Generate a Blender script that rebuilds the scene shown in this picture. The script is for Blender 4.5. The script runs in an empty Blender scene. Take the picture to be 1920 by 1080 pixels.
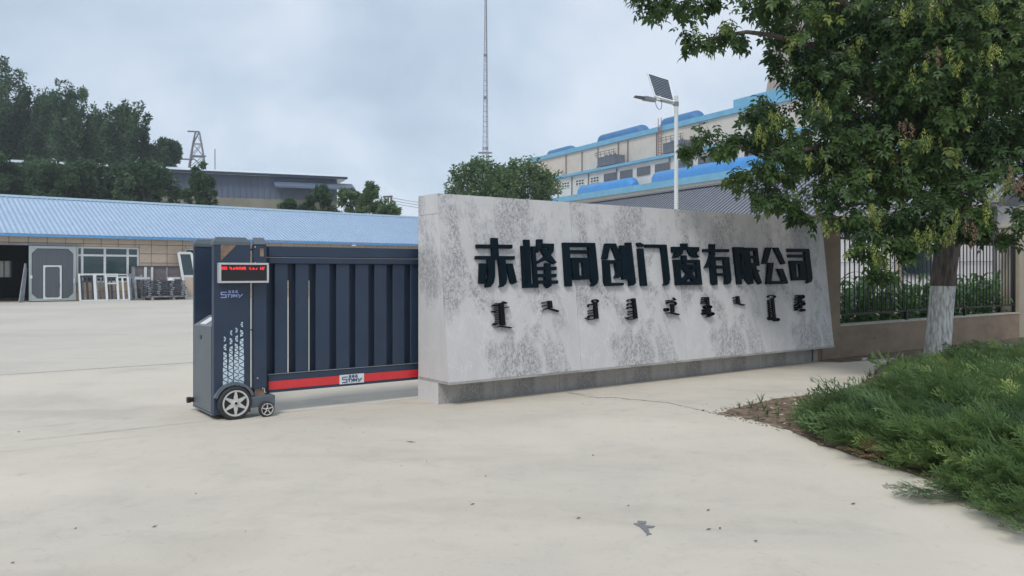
import bpy, math, random
import numpy as np
from mathutils import Vector, Matrix
random.seed(7); RNG = np.random.default_rng(7)
S = bpy.context.scene
COL = S.collection
R = math.radians

# ------------------------------------------------------------------ camera
FPX, HOR, CH = 1500.0, 510.0, 1.6          # focal length in photo pixels, horizon row, eye height
cam_d = bpy.data.cameras.new('camera'); cam = bpy.data.objects.new('camera', cam_d); COL.objects.link(cam)
cam.location = (0, 0, CH); cam.rotation_euler = (R(90), 0, 0)
cam_d.sensor_width = 36; cam_d.lens = 36*FPX/1920
cam_d.shift_y = -(540-HOR)/1920
cam_d.clip_start = 0.1; cam_d.clip_end = 3000
S.camera = cam

# ------------------------------------------------------------------ world
W_ = bpy.data.worlds.new('World'); S.world = W_; W_.use_nodes = True
nt = W_.node_tree; nt.nodes.clear()
out = nt.nodes.new('ShaderNodeOutputWorld')
SUN_EL, SUN_AZ = R(50), R(198)
sky = nt.nodes.new('ShaderNodeTexSky'); sky.sky_type = 'NISHITA'; sky.sun_disc = False
sky.sun_elevation = SUN_EL; sky.sun_rotation = SUN_AZ
b1 = nt.nodes.new('ShaderNodeBackground'); b1.inputs[1].default_value = 0.09
nt.links.new(sky.outputs[0], b1.inputs[0])
tc = nt.nodes.new('ShaderNodeTexCoord')
mp = nt.nodes.new('ShaderNodeMapping'); mp.inputs['Scale'].default_value = (1.0, 1.0, 1.7); mp.inputs['Location'].default_value = (0.9, 1.35, 0.55)
nz = nt.nodes.new('ShaderNodeTexNoise'); nz.inputs['Scale'].default_value = 2.9; nz.inputs['Detail'].default_value = 5; nz.inputs['Roughness'].default_value = 0.52; nz.inputs['Distortion'].default_value = 0.35
rp = nt.nodes.new('ShaderNodeValToRGB')
rp.color_ramp.elements[0].position = 0.34; rp.color_ramp.elements[0].color = (0.365, 0.445, 0.555, 1)
rp.color_ramp.elements[1].position = 0.64; rp.color_ramp.elements[1].color = (0.60, 0.665, 0.75, 1)
e = rp.color_ramp.elements.new(0.5); e.color = (0.475, 0.562, 0.672, 1)
b2 = nt.nodes.new('ShaderNodeBackground'); b2.inputs[1].default_value = 1.0
mx = nt.nodes.new('ShaderNodeMixShader'); mx.inputs[0].default_value = 0.90
nt.links.new(tc.outputs['Generated'], mp.inputs[0]); nt.links.new(mp.outputs[0], nz.inputs['Vector'])
nt.links.new(nz.outputs[0], rp.inputs[0]); nt.links.new(rp.outputs[0], b2.inputs[0])
nt.links.new(b1.outputs[0], mx.inputs[1]); nt.links.new(b2.outputs[0], mx.inputs[2]); nt.links.new(mx.outputs[0], out.inputs[0])

# ------------------------------------------------------------------ sun (veiled by cloud)
sd = bpy.data.lights.new('sun', 'SUN'); sd.energy = 1.5; sd.angle = R(18); sd.color = (1.0, 0.965, 0.91)
so = bpy.data.objects.new('sun', sd); COL.objects.link(so)
sv = Vector((math.sin(SUN_AZ)*math.cos(SUN_EL), math.cos(SUN_AZ)*math.cos(SUN_EL), math.sin(SUN_EL)))
so.rotation_euler = sv.to_track_quat('Z', 'Y').to_euler(); so.location = (0, 0, 60)
S.view_settings.view_transform = 'Standard'; S.view_settings.look = 'None'
S.view_settings.exposure = 0.42; S.view_settings.gamma = 1.0; S.view_settings.use_curve_mapping = False

# ------------------------------------------------------------------ helpers
class Frame:
    """a local frame: u runs along the thing, v is 90 degrees to its left, z up"""
    def __init__(s, ox, oy, ux, uy):
        l = math.hypot(ux, uy); s.o = (ox, oy); s.u = (ux/l, uy/l); s.v = (-uy/l, ux/l)
    def __call__(s, u, v, z):
        return Vector((s.o[0]+u*s.u[0]+v*s.v[0], s.o[1]+u*s.u[1]+v*s.v[1], z))
    def u_at(s, px, v=0):
        r = (px-960)/FPX
        bx = s.o[0]+v*s.v[0]; by = s.o[1]+v*s.v[1]
        return (r*by-bx)/(s.u[0]-r*s.u[1])
    def z_at(s, px, py, v=0):
        p = s(s.u_at(px, v), v, 0)
        return CH+(HOR-py)/FPX*p.y
    def mat(s, u, v, z):
        m = Matrix.Identity(4)
        m[0][0], m[1][0] = s.u; m[0][1], m[1][1] = s.v
        m.translation = s(u, v, z); return m
def at(px, py, D): return Vector(((px-960)/FPX*D, D, CH+(HOR-py)/FPX*D))
def gnd(px, py, z=0.0):
    D = (CH-z)*FPX/(py-HOR); return Vector(((px-960)/FPX*D, D, z))
WF = Frame(0, 0, 1, 0)

WM = {}
def tag(o, label=None, cat=None, group=None, kind=None):
    if label: o['label'] = label
    if cat: o['category'] = cat
    if group: o['group'] = group
    if kind: o['kind'] = kind
    return o
def empty(name, mtx, label, cat, group=None):
    o = bpy.data.objects.new(name, None); COL.objects.link(o)
    if isinstance(mtx, Vector): mtx = Matrix.Translation(mtx)
    o.matrix_world = mtx; WM[o] = mtx.copy(); o.empty_display_size = 0.3
    return tag(o, label, cat, group)
def link(name, me, mtx=None, parent=None):
    o = bpy.data.objects.new(name, me); COL.objects.link(o)
    if mtx is None: mtx = WM[parent] if parent else Matrix.Identity(4)
    if parent:
        o.parent = parent; o.matrix_local = WM[parent].inverted() @ mtx
    else: o.matrix_world = mtx
    WM[o] = mtx.copy(); return o

class MB:
    def __init__(s): s.v = []; s.f = []; s.sm = []
    def add(s, vs, fs, smooth=False):
        n = len(s.v); s.v += [Vector(p) for p in vs]; s.f += [tuple(n+i for i in f) for f in fs]; s.sm += [smooth]*len(fs); return s
    def box(s, F, u, v, z, bev=0):
        u0, u1 = u; v0, v1 = v; z0, z1 = z
        if bev <= 0:
            P = [F(a, b, c) for c in (z0, z1) for (a, b) in ((u0, v0), (u1, v0), (u1, v1), (u0, v1))]
            return s.add(P, [(3, 2, 1, 0), (4, 5, 6, 7), (0, 1, 5, 4), (1, 2, 6, 5), (2, 3, 7, 6), (3, 0, 4, 7)])
        b = bev
        rings = []
        for (c, i) in ((z0, b), (z0+b, 0), (z1-b, 0), (z1, b)):
            x0, x1, y0, y1 = u0+i, u1-i, v0+i, v1-i; k = b if i == 0 else b*0.6
            rings.append([F(x0+k, y0, c), F(x1-k, y0, c), F(x1, y0+k, c), F(x1, y1-k, c), F(x1-k, y1, c), F(x0+k, y1, c), F(x0, y1-k, c), F(x0, y0+k, c)])
        P = sum(rings, []); Fs = [tuple(range(7, -1, -1)), tuple(range(24, 32))]
        for r in range(3):
            for i in range(8): Fs.append((r*8+i, r*8+(i+1) % 8, r*8+8+(i+1) % 8, r*8+8+i))
        return s.add(P, Fs)
    def prism(s, pts, ext):
        n = len(pts); P = [Vector(p) for p in pts]; Q = [p+ext for p in P]
        # orient so that the front face looks away from the extrusion
        nn = Vector((0, 0, 0))
        for i in range(n): nn += P[i].cross(P[(i+1) % n])
        if nn.dot(ext) > 0: P.reverse(); Q.reverse()
        return s.add(P+Q, [tuple(range(n)), tuple(range(2*n-1, n-1, -1))]+[((i+1) % n, i, n+i, n+(i+1) % n) for i in range(n)])
    def tube(s, pts, rad, n=8, cap=True):
        pts = [Vector(p) for p in pts]
        if not hasattr(rad, '__len__'): rad = [rad]*len(pts)
        P = []; up = Vector((0.13, 0.27, 0.95)).normalized()
        for i, p in enumerate(pts):
            d = (pts[min(i+1, len(pts)-1)]-pts[max(i-1, 0)]).normalized()
            a = d.cross(up)
            if a.length < 0.1: a = d.cross(Vector((1, 0, 0)))
            a.normalize(); b = d.cross(a)
            for k in range(n):
                t = 2*math.pi*k/n; P.append(p+(a*math.cos(t)+b*math.sin(t))*rad[i])
        Fs = []
        for i in range(len(pts)-1):
            for k in range(n): Fs.append((i*n+k, i*n+(k+1) % n, (i+1)*n+(k+1) % n, (i+1)*n+k))
        s.add(P, Fs, True)
        if cap: s.add(P[:n], [tuple(range(n-1, -1, -1))]); s.add(P[-n:], [tuple(range(n))])
        return s
    def bar(s, a, b, w): return s.tube([a, b], w, 4)
    def lathe(s, C, ax, prof, n=24):
        ax = Vector(ax).normalized(); a = ax.cross(Vector((0, 0, 1)))
        if a.length < 0.1: a = ax.cross(Vector((1, 0, 0)))
        a.normalize(); b = ax.cross(a); P = []
        for (r, d) in prof:
            for k in range(n):
                t = 2*math.pi*k/n; P.append(Vector(C)+ax*d+(a*math.cos(t)+b*math.sin(t))*r)
        Fs = [(i*n+k, i*n+(k+1) % n, (i+1)*n+(k+1) % n, (i+1)*n+k) for i in range(len(prof)-1) for k in range(n)]
        return s.add(P, Fs, True)
    def build(s, name, mat, parent=None, mtx=None):
        me = bpy.data.meshes.new(name)
        if mtx is None: mtx = WM[parent] if parent else Matrix.Identity(4)
        inv = mtx.inverted()
        me.from_pydata([inv @ p for p in s.v], [], s.f)
        me.polygons.foreach_set('use_smooth', s.sm)
        me.materials.append(mat); me.update()
        if any(s.sm): me.set_sharp_from_angle(angle=R(40))
        return link(name, me, mtx, parent)

def arr_mesh(name, V, T, mat, tint=None, smooth=False):
    me = bpy.data.meshes.new(name); k = T.shape[1]
    me.vertices.add(len(V)); me.vertices.foreach_set('co', np.asarray(V, np.float32).ravel())
    me.loops.add(T.size); me.loops.foreach_set('vertex_index', T.astype(np.int32).ravel())
    me.polygons.add(len(T)); me.polygons.foreach_set('loop_start', np.arange(0, T.size, k, dtype=np.int32))
    me.polygons.foreach_set('loop_total', np.full(len(T), k, np.int32))
    if tint is not None:
        a = me.attributes.new('tint', 'FLOAT', 'POINT'); a.data.foreach_set('value', np.asarray(tint, np.float32))
    if smooth: me.polygons.foreach_set('use_smooth', np.ones(len(T), bool))
    me.materials.append(mat); me.update(calc_edges=True); return me
def scatter(TV, TF, pos, rot, scl):
    n = len(pos); TV = np.asarray(TV, float); TF = np.asarray(TF, int)
    V = np.einsum('nij,kj->nki', rot, TV)*np.asarray(scl).reshape(n, 1, 1)+pos[:, None, :]
    F = TF[None]+(np.arange(n)*len(TV))[:, None, None]
    return V.reshape(-1, 3), F.reshape(-1, TF.shape[1])
def rots(az, pitch, roll):
    ca, sa, cp, sp, cr, sr = np.cos(az), np.sin(az), np.cos(pitch), np.sin(pitch), np.cos(roll), np.sin(roll)
    n = len(az); z = np.zeros(n); o = np.ones(n)
    A = np.stack([ca, -sa, z, sa, ca, z, z, z, o], 1).reshape(n, 3, 3)
    B = np.stack([cp, z, -sp, z, o, z, sp, z, cp], 1).reshape(n, 3, 3)   # pitch>0 lifts +x
    C = np.stack([o, z, z, z, cr, -sr, z, sr, cr], 1).reshape(n, 3, 3)
    return A @ B @ C

# ------------------------------------------------------------------ materials
def mat(name, col, rough=0.6, metal=0.0, var=0.12, scale=4.0, bump=0.0, bscale=60.0, col2=None, emit=None, coat=0, spec=0.5, rand=0.0, stretch=(1, 1, 1), lo=0.35, hi=0.65):
    m = bpy.data.materials.new(name); m.use_nodes = True; N = m.node_tree; L = N.links
    b = N.nodes['Principled BSDF']; b.inputs['Roughness'].default_value = rough; b.inputs['Metallic'].default_value = metal
    b.inputs['Specular IOR Level'].default_value = spec; b.inputs['Coat Weight'].default_value = coat
    t = N.nodes.new('ShaderNodeTexCoord'); mpp = N.nodes.new('ShaderNodeMapping'); mpp.inputs['Scale'].default_value = stretch
    L.new(t.outputs['Object'], mpp.inputs[0])
    n = N.nodes.new('ShaderNodeTexNoise'); n.inputs['Scale'].default_value = scale; n.inputs['Detail'].default_value = 6; n.inputs['Roughness'].default_value = 0.62
    L.new(mpp.outputs[0], n.inputs['Vector'])
    r = N.nodes.new('ShaderNodeValToRGB'); r.color_ramp.elements[0].position = lo; r.color_ramp.elements[1].position = hi
    c1 = tuple(c*(1-var) for c in col); c2 = tuple(min(1, c*(1+var)) for c in col) if col2 is None else col2
    r.color_ramp.elements[0].color = (*c1, 1); r.color_ramp.elements[1].color = (*c2, 1)
    L.new(n.outputs[0], r.inputs[0]); last = r.outputs[0]
    if rand:
        oi = N.nodes.new('ShaderNodeObjectInfo'); h = N.nodes.new('ShaderNodeHueSaturation')
        mr = N.nodes.new('ShaderNodeMapRange'); mr.inputs[3].default_value = 1-rand; mr.inputs[4].default_value = 1+rand
        L.new(oi.outputs['Random'], mr.inputs[0]); L.new(mr.outputs[0], h.inputs['Value']); L.new(last, h.inputs['Color']); last = h.outputs[0]
    L.new(last, b.inputs['Base Color'])
    if bump:
        n2 = N.nodes.new('ShaderNodeTexNoise'); n2.inputs['Scale'].default_value = bscale; n2.inputs['Detail'].default_value = 4
        L.new(mpp.outputs[0], n2.inputs['Vector'])
        bp = N.nodes.new('ShaderNodeBump'); bp.inputs['Strength'].default_value = bump; bp.inputs['Distance'].default_value = 0.01
        L.new(n2.outputs[0], bp.inputs['Height']); L.new(bp.outputs[0], b.inputs['Normal'])
    if emit:
        b.inputs['Emission Color'].default_value = (*emit[0], 1); b.inputs['Emission Strength'].default_value = emit[1]
    return m
def leaf_mat(name, c0, c1, c2=None, trans=0.35, rough=0.5):
    m = bpy.data.materials.new(name); m.use_nodes = True; N = m.node_tree; L = N.links
    b = N.nodes['Principled BSDF']; b.inputs['Roughness'].default_value = rough; b.inputs['Specular IOR Level'].default_value = 0.35
    a = N.nodes.new('ShaderNodeAttribute'); a.attribute_name = 'tint'
    r = N.nodes.new('ShaderNodeValToRGB'); r.color_ramp.elements[0].color = (*c0, 1); r.color_ramp.elements[1].color = (*c1, 1)
    if c2: el = r.color_ramp.elements.new(0.72); el.color = (*c1, 1); r.color_ramp.elements[2].color = (*c2, 1)
    L.new(a.outputs['Fac'], r.inputs[0]); L.new(r.outputs[0], b.inputs['Base Color'])
    tr = N.nodes.new('ShaderNodeBsdfTranslucent'); h = N.nodes.new('ShaderNodeHueSaturation'); h.inputs['Value'].default_value = 1.5; h.inputs['Hue'].default_value = 0.485
    L.new(r.outputs[0], h.inputs['Color']); L.new(h.outputs[0], tr.inputs[0])
    ms = N.nodes.new('ShaderNodeMixShader'); ms.inputs[0].default_value = trans
    L.new(b.outputs[0], ms.inputs[1]); L.new(tr.outputs[0], ms.inputs[2]); L.new(ms.outputs[0], N.nodes['Material Output'].inputs[0])
    return m
def ground_mat(name, base, grey, dark, track=False):
    m = bpy.data.materials.new(name); m.use_nodes = True; N = m.node_tree; L = N.links
    b = N.nodes['Principled BSDF']; b.inputs['Roughness'].default_value = 0.82; b.inputs['Specular IOR Level'].default_value = 0.3
    g = N.nodes.new('ShaderNodeNewGeometry')
    def noise(sc, det=6, ro=0.6, st=(1, 1, 1), rot=0, dist=0):
        mpn = N.nodes.new('ShaderNodeMapping'); mpn.inputs['Scale'].default_value = st; mpn.inputs['Rotation'].default_value = (0, 0, rot)
        L.new(g.outputs['Position'], mpn.inputs[0]); n = N.nodes.new('ShaderNodeTexNoise')
        n.inputs['Scale'].default_value = sc; n.inputs['Detail'].default_value = det; n.inputs['Roughness'].default_value = ro; n.inputs['Distortion'].default_value = dist
        L.new(mpn.outputs[0], n.inputs['Vector']); return n.outputs[0]
    def ramp(v, p0, p1, a=(0, 0, 0, 1), c=(1, 1, 1, 1)):
        r = N.nodes.new('ShaderNodeValToRGB'); r.color_ramp.elements[0].position = p0; r.color_ramp.elements[1].position = p1
        r.color_ramp.elements[0].color = a; r.color_ramp.elements[1].color = c; L.new(v, r.inputs[0]); return r.outputs[0]
    def mix(f, a, c, k=1.0, mode='MIX'):
        x = N.nodes.new('ShaderNodeMix'); x.data_type = 'RGBA'; x.blend_type = mode
        if k != 1.0:
            mu = N.nodes.new('ShaderNodeMath'); mu.operation = 'MULTIPLY'; mu.inputs[1].default_value = k; L.new(f, mu.inputs[0]); f = mu.outputs[0]
        L.new(f, x.inputs[0])
        for i, q in ((6, a), (7, c)):
            if isinstance(q, tuple): x.inputs[i].default_value = (*q, 1)
            else: L.new(q, x.inputs[i])
        return x.outputs[2]
    c = mix(ramp(noise(0.22, 4, 0.55), 0.38, 0.62), base, grey)
    c = mix(ramp(noise(0.8, 7, 0.68, (1, 1.9, 1), 0.6, 0.6), 0.42, 0.66), c, tuple(x*1.10 for x in base), 0.4)
    c = mix(ramp(noise(2.2, 9, 0.74, (1, 1.0, 1), -0.5, 0.4), 0.50, 0.68), c, tuple(x*0.76 for x in grey), 0.40)
    c = mix(ramp(noise(0.33, 3, 0.5, (1, 3.2, 1), 0.93, 0.8), 0.56, 0.70), c, dark, 0.30)
    c = mix(ramp(noise(26, 5, 0.75), 0.60, 0.74), c, tuple(x*0.60 for x in dark), 0.35)
    c = mix(ramp(noise(75, 3, 0.7), 0.35, 0.65), c, tuple(x*1.12 for x in base), 0.28)
    c = mix(ramp(noise(0.30, 3, 0.5, (1, 1, 1), 1.9, 0.3), 0.50, 0.60), c, tuple(x*1.16 for x in base), 0.55)
    c = mix(ramp(noise(9.0, 10, 0.80, (1, 1, 1), 0.2, 0.8), 0.56, 0.64), c, tuple(x*0.78 for x in grey), 0.40)
    c = mix(ramp(noise(5.0, 10, 0.85, (1, 4.5, 1), 0.9, 1.2), 0.60, 0.66), c, tuple(x*0.70 for x in grey), 0.40)
    vo = N.nodes.new('ShaderNodeTexVoronoi'); vo.inputs['Scale'].default_value = 3.2; L.new(g.outputs['Position'], vo.inputs['Vector'])
    sp = ramp(vo.outputs['Distance'], 0.012, 0.03, (1, 1, 1, 1), (0, 0, 0, 1))
    if track:   # rubber tracks left along the run of the gate, and the long joint behind it
        sx = N.nodes.new('ShaderNodeVectorMath'); sx.operation = 'DOT_PRODUCT'
        sx.inputs[1].default_value = (SG.v[0], SG.v[1], 0); L.new(g.outputs['Position'], sx.inputs[0])
        off = SG.o[0]*SG.v[0]+SG.o[1]*SG.v[1]
        wob = N.nodes.new('ShaderNodeMath'); wob.operation = 'MULTIPLY_ADD'; wob.inputs[1].default_value = 0.12
        L.new(noise(0.9, 4), wob.inputs[0]); L.new(sx.outputs['Value'], wob.inputs[2])
        for (vv, w, kk, cc) in ((0.55, 0.07, 0.42, tuple(x*0.5 for x in dark)), (0.12, 0.035, 0.26, dark), (1.25, 0.06, 0.3, dark), (3.1, 0.5, 0.10, dark)):
            s1 = N.nodes.new('ShaderNodeMath'); s1.operation = 'SUBTRACT'; s1.inputs[1].default_value = off+vv+0.06; L.new(wob.outputs[0], s1.inputs[0])
            s2 = N.nodes.new('ShaderNodeMath'); s2.operation = 'ABSOLUTE'; L.new(s1.outputs[0], s2.inputs[0])
            ln = ramp(s2.outputs[0], w*0.3, w, (1, 1, 1, 1), (0, 0, 0, 1))
            fm = N.nodes.new('ShaderNodeMath'); fm.operation = 'MULTIPLY'; L.new(ln, fm.inputs[0]); L.new(ramp(noise(1.1, 5, 0.7), 0.4, 0.6), fm.inputs[1])
            c = mix(fm.outputs[0], c, cc, kk)
    L.new(c, b.inputs['Base Color'])
    bp = N.nodes.new('ShaderNodeBump'); bp.inputs['Strength'].default_value = 0.25; bp.inputs['Distance'].default_value = 0.006
    L.new(noise(55, 6, 0.75), bp.inputs['Height']); L.new(bp.outputs[0], b.inputs['Normal'])
    return m
def stone_mat(name, light, dark, vein, scl=1.0):
    m = bpy.data.materials.new(name); m.use_nodes = True; N = m.node_tree; L = N.links
    b = N.nodes['Principled BSDF']; b.inputs['Roughness'].default_value = 0.42; b.inputs['Specular IOR Level'].default_value = 0.4
    t = N.nodes.new('ShaderNodeTexCoord')
    def mapn(sc, rot, loc=(0, 0, 0)):
        q = N.nodes.new('ShaderNodeMapping'); q.inputs['Scale'].default_value = sc; q.inputs['Rotation'].default_value = rot; q.inputs['Location'].default_value = loc
        L.new(t.outputs['Object'], q.inputs[0]); return q.outputs[0]
    def noise(v, sc, det=6, ro=0.6, dist=0):
        n = N.nodes.new('ShaderNodeTexNoise'); n.inputs['Scale'].default_value = sc; n.inputs['Detail'].default_value = det; n.inputs['Roughness'].default_value = ro; n.inputs['Distortion'].default_value = dist
        L.new(v, n.inputs['Vector']); return n.outputs[0]
    def ramp(v, p0, p1):
        r = N.nodes.new('ShaderNodeValToRGB'); r.color_ramp.elements[0].position = p0; r.color_ramp.elements[1].position = p1; L.new(v, r.inputs[0]); return r.outputs[0]
    def mul(a, bb):
        q = N.nodes.new('ShaderNodeMath'); q.operation = 'MULTIPLY'; L.new(a, q.inputs[0])
        if isinstance(bb, float): q.inputs[1].default_value = bb
        else: L.new(bb, q.inputs[1])
        return q.outputs[0]
    def mix(f, a, c):
        x = N.nodes.new('ShaderNodeMix'); x.data_type = 'RGBA'; L.new(f, x.inputs[0])
        for i, q in ((6, a), (7, c)):
            if isinstance(q, tuple): x.inputs[i].default_value = (*q, 1)
            else: L.new(q, x.inputs[i])
        return x.outputs[2]
    diag = mapn((1.25, 1.25, 0.70), (0, R(48), 0), (2.35, 0, 1.2))
    obj = mapn((1, 1, 1), (0, 0, 0)); obz = mapn((1.5, 1.5, 0.8), (0, R(20), 0))
    mask = ramp(noise(diag, 1.0*scl, 10, 0.68, 0.5), 0.498, 0.580)
    fine = ramp(noise(obz, 25*scl, 5, 0.68, 1.3), 0.45, 0.55)
    fine2 = ramp(noise(obj, 60*scl, 4, 0.7, 0.4), 0.38, 0.62)
    c = mix(ramp(noise(obz, 2.2*scl, 6, 0.65), 0.3, 0.7), light, tuple(x*0.86 for x in light))
    c = mix(mul(fine2, 0.20), c, tuple(x*0.8 for x in light))
    c = mix(mul(fine, 0.16), c, tuple(x*0.62 for x in light))
    c = mix(mul(mask, 0.30), c, tuple(x*0.72 for x in light))
    c = mix(mul(mask, mul(fine, 0.74)), c, dark)
    c = mix(mul(mul(mask, fine2), 0.25), c, tuple(x*0.6 for x in light))
    # pale veins running down the slab
    w = N.nodes.new('ShaderNodeTexNoise'); w.inputs['Scale'].default_value = 1.1*scl; w.inputs['Detail'].default_value = 5; L.new(diag, w.inputs['Vector'])
    s1 = N.nodes.new('ShaderNodeMath'); s1.operation = 'SUBTRACT'; s1.inputs[1].default_value = 0.485; L.new(w.outputs[0], s1.inputs[0])
    s2 = N.nodes.new('ShaderNodeMath'); s2.operation = 'ABSOLUTE'; L.new(s1.outputs[0], s2.inputs[0])
    r = N.nodes.new('ShaderNodeValToRGB'); r.color_ramp.elements[0].position = 0.0; r.color_ramp.elements[1].position = 0.006
    r.color_ramp.elements[0].color = (0.75, 0.75, 0.75, 1); r.color_ramp.elements[1].color = (0, 0, 0, 1); L.new(s2.outputs[0], r.inputs[0])
    c = mix(mul(r.outputs[0], 0.6), c, vein)
    oi = N.nodes.new('ShaderNodeObjectInfo'); h = N.nodes.new('ShaderNodeHueSaturation'); mr = N.nodes.new('ShaderNodeMapRange'); mr.inputs[3].default_value = 0.95; mr.inputs[4].default_value = 1.04
    L.new(oi.outputs['Random'], mr.inputs[0]); L.new(mr.outputs[0], h.inputs['Value']); L.new(c, h.inputs['Color'])
    L.new(h.outputs[0], b.inputs['Base Color']); return m

# frames of the place
SG = Frame(-0.89, 9.66, 0.806, 0.592)                      # company sign, gate and fence
FB = Frame(-26.7, 41.7, math.sin(R(49.7)), math.cos(R(49.7)))   # workshop on the left
FF = Frame(3.3, 150, math.sin(R(28.4)), -math.cos(R(28.4)))     # blue and beige factory, u comes nearer
FG = Frame(16.03, 26.3, math.sin(R(27.3)), -math.cos(R(27.3)))  # house with the grey roof, u comes nearer

m_conc = ground_mat('concrete_apron', (0.575, 0.517, 0.430), (0.490, 0.450, 0.385), (0.33, 0.295, 0.24), True)
m_yard = ground_mat('concrete_yard', (0.50, 0.465, 0.405), (0.58, 0.53, 0.445), (0.38, 0.355, 0.315))
m_stone = stone_mat('sign_stone', (0.64, 0.625, 0.62), (0.19, 0.187, 0.205), (0.70, 0.68, 0.66))
m_stone_b = stone_mat('base_stone', (0.43, 0.415, 0.40), (0.15, 0.145, 0.15), (0.55, 0.53, 0.5), 1.6)
m_letter = mat('letter_acrylic', (0.004, 0.011, 0.018), 0.45, 0, 0.2, 3, col2=(0.005, 0.013, 0.020), spec=0.06)
m_letter_s = mat('word_acrylic', (0.005, 0.006, 0.008), 0.5, spec=0.15)
m_gate = mat('gate_paint', (0.018, 0.035, 0.068), 0.5, 0.0, 0.10, 3, bump=0.05, bscale=300, coat=0.15, rand=0.05)
m_gate_d = mat('gate_paint_recess', (0.020, 0.035, 0.066), 0.5, 0.0, 0.08, 3)
m_gate_l = mat('gate_housing_paint', (0.105, 0.125, 0.145), 0.5, 0, 0.07, 4, bump=0.05, bscale=300)
m_red = mat('red_reflective', (0.62, 0.035, 0.040), 0.4, 0, 0.08, 8)
m_silver = mat('brushed_aluminium', (0.62, 0.63, 0.63), 0.35, 0.6, 0.08, 20)
m_alloy = mat('alloy_rim', (0.60, 0.59, 0.57), 0.35, 0.45, 0.10, 20)
m_tyre = mat('tyre_rubber', (0.028, 0.028, 0.03), 0.8, 0, 0.2, 20, bump=0.2, bscale=120)
m_black = mat('black_plastic', (0.012, 0.012, 0.014), 0.4)
m_led = mat('led_red', (0.5, 0.02, 0.02), 0.5, emit=((1.0, 0.03, 0.05), 1.1))
m_decal = mat('pale_decal', (0.52, 0.63, 0.70), 0.45, 0, 0.05)
m_logo = mat('logo_blue', (0.30, 0.38, 0.66), 0.4, 0, 0.05)
m_logo_d = mat('logo_dark_blue', (0.03, 0.06, 0.16), 0.4, 0, 0.05)
m_plate = mat('pale_plate', (0.62, 0.66, 0.68), 0.4, 0, 0.05)
m_brown = mat('bare_brown_window', (0.23, 0.15, 0.10), 0.6, 0, 0.3, 9)
m_tile = mat('beige_wall_tile', (0.50, 0.40, 0.31), 0.5, 0, 0.06, 3, rand=0.06)
m_grout = mat('dark_joint', (0.10, 0.085, 0.07), 0.8)
m_roofblue = mat('light_blue_sheet', (0.40, 0.515, 0.66), 0.42, 0.0, 0.09, 1.2, col2=(0.46, 0.57, 0.70), lo=0.3, hi=0.7, spec=0.6)
m_blue_edge = mat('blue_flashing', (0.10, 0.33, 0.66), 0.4, 0, 0.1)
m_ridge = mat('ridge_cap', (0.30, 0.42, 0.52), 0.4, 0, 0.1)
m_glass = mat('dark_window_glass', (0.012, 0.03, 0.035), 0.08, 0, 0.1, 2, spec=0.8)
m_white = mat('white_frame', (0.66, 0.68, 0.68), 0.4, 0, 0.06, 6)
m_doorgrey = mat('grey_door_panel', (0.095, 0.105, 0.125), 0.5, 0, 0.08, 2, stretch=(8, 8, 0.3))
m_dooredge = mat('door_frame_aluminium', (0.40, 0.46, 0.46), 0.4, 0.2, 0.06)
m_dark = mat('dark_interior', (0.020, 0.026, 0.036), 0.8)
m_alu_d = mat('charcoal_profiles', (0.055, 0.062, 0.078), 0.45, 0.1, 0.25, 12, rand=0.25)
m_alu_l = mat('grey_profiles', (0.24, 0.26, 0.29), 0.45, 0.1, 0.2, 8, rand=0.2)
m_maroon = mat('brown_pack', (0.17, 0.14, 0.14), 0.6, 0, 0.2, 3)
m_beige = mat('factory_wall', (0.62, 0.55, 0.475), 0.7, 0, 0.05, 0.6, rand=0.03)
m_factwhite = mat('factory_white_wall', (0.70, 0.66, 0.60), 0.7, 0, 0.06, 0.5, rand=0.03)
m_factblue = mat('factory_blue_trim', (0.17, 0.41, 0.58), 0.5, 0, 0.08, 0.7)
m_ventblue = mat('vent_blue', (0.045, 0.17, 0.36), 0.6, 0, 0.12, 0.6)
m_ductblue = mat('duct_blue', (0.055, 0.26, 0.60), 0.4, 0, 0.08, 0.6)
m_pipe = mat('grey_pipe', (0.16, 0.15, 0.15), 0.6)
m_louvre = mat('louvre_grey', (0.13, 0.14, 0.17), 0.6, 0, 0.25, 3)
m_steel = mat('galvanised_steel', (0.25, 0.26, 0.28), 0.5, 0.3, 0.15)
m_mast = mat('mast_steel', (0.22, 0.22, 0.25), 0.6, 0.2, 0.15)
m_greyroof = mat('grey_sheet_roof', (0.27, 0.28, 0.325), 0.42, 0, 0.10, 1.5, rand=0.0)
m_greyrib = mat('grey_sheet_rib', (0.085, 0.09, 0.11), 0.5, 0, 0.1)
m_housewall = mat('white_house_wall', (0.60, 0.585, 0.58), 0.7, 0, 0.06, 1.5, rand=0.03)
m_pole = mat('white_lamp_pole', (0.66, 0.70, 0.70), 0.4, 0, 0.08, 5, stretch=(1, 1, 0.2))
m_solar = mat('solar_cells', (0.018, 0.028, 0.05), 0.2, 0, 0.2, 20, spec=0.7)
m_solarline = mat('solar_line', (0.25, 0.28, 0.33), 0.4)
m_fence = mat('black_iron', (0.014, 0.014, 0.016), 0.45, 0.2, 0.3, 10)
m_render = mat('brown_render', (0.275, 0.205, 0.145), 0.85, 0, 0.16, 1.6, bump=0.3, bscale=40, stretch=(1, 1, 2.2))
m_coping = mat('pale_coping', (0.46, 0.42, 0.36), 0.8, 0, 0.2, 4)
m_pillar = mat('beige_pillar', (0.40, 0.345, 0.265), 0.8, 0, 0.10, 2.5, bump=0.2, bscale=50)
m_bark = mat('maple_bark', (0.085, 0.066, 0.052), 0.9, 0, 0.4, 9, bump=1.0, bscale=22, stretch=(3, 3, 0.5), col2=(0.17, 0.14, 0.115))
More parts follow.
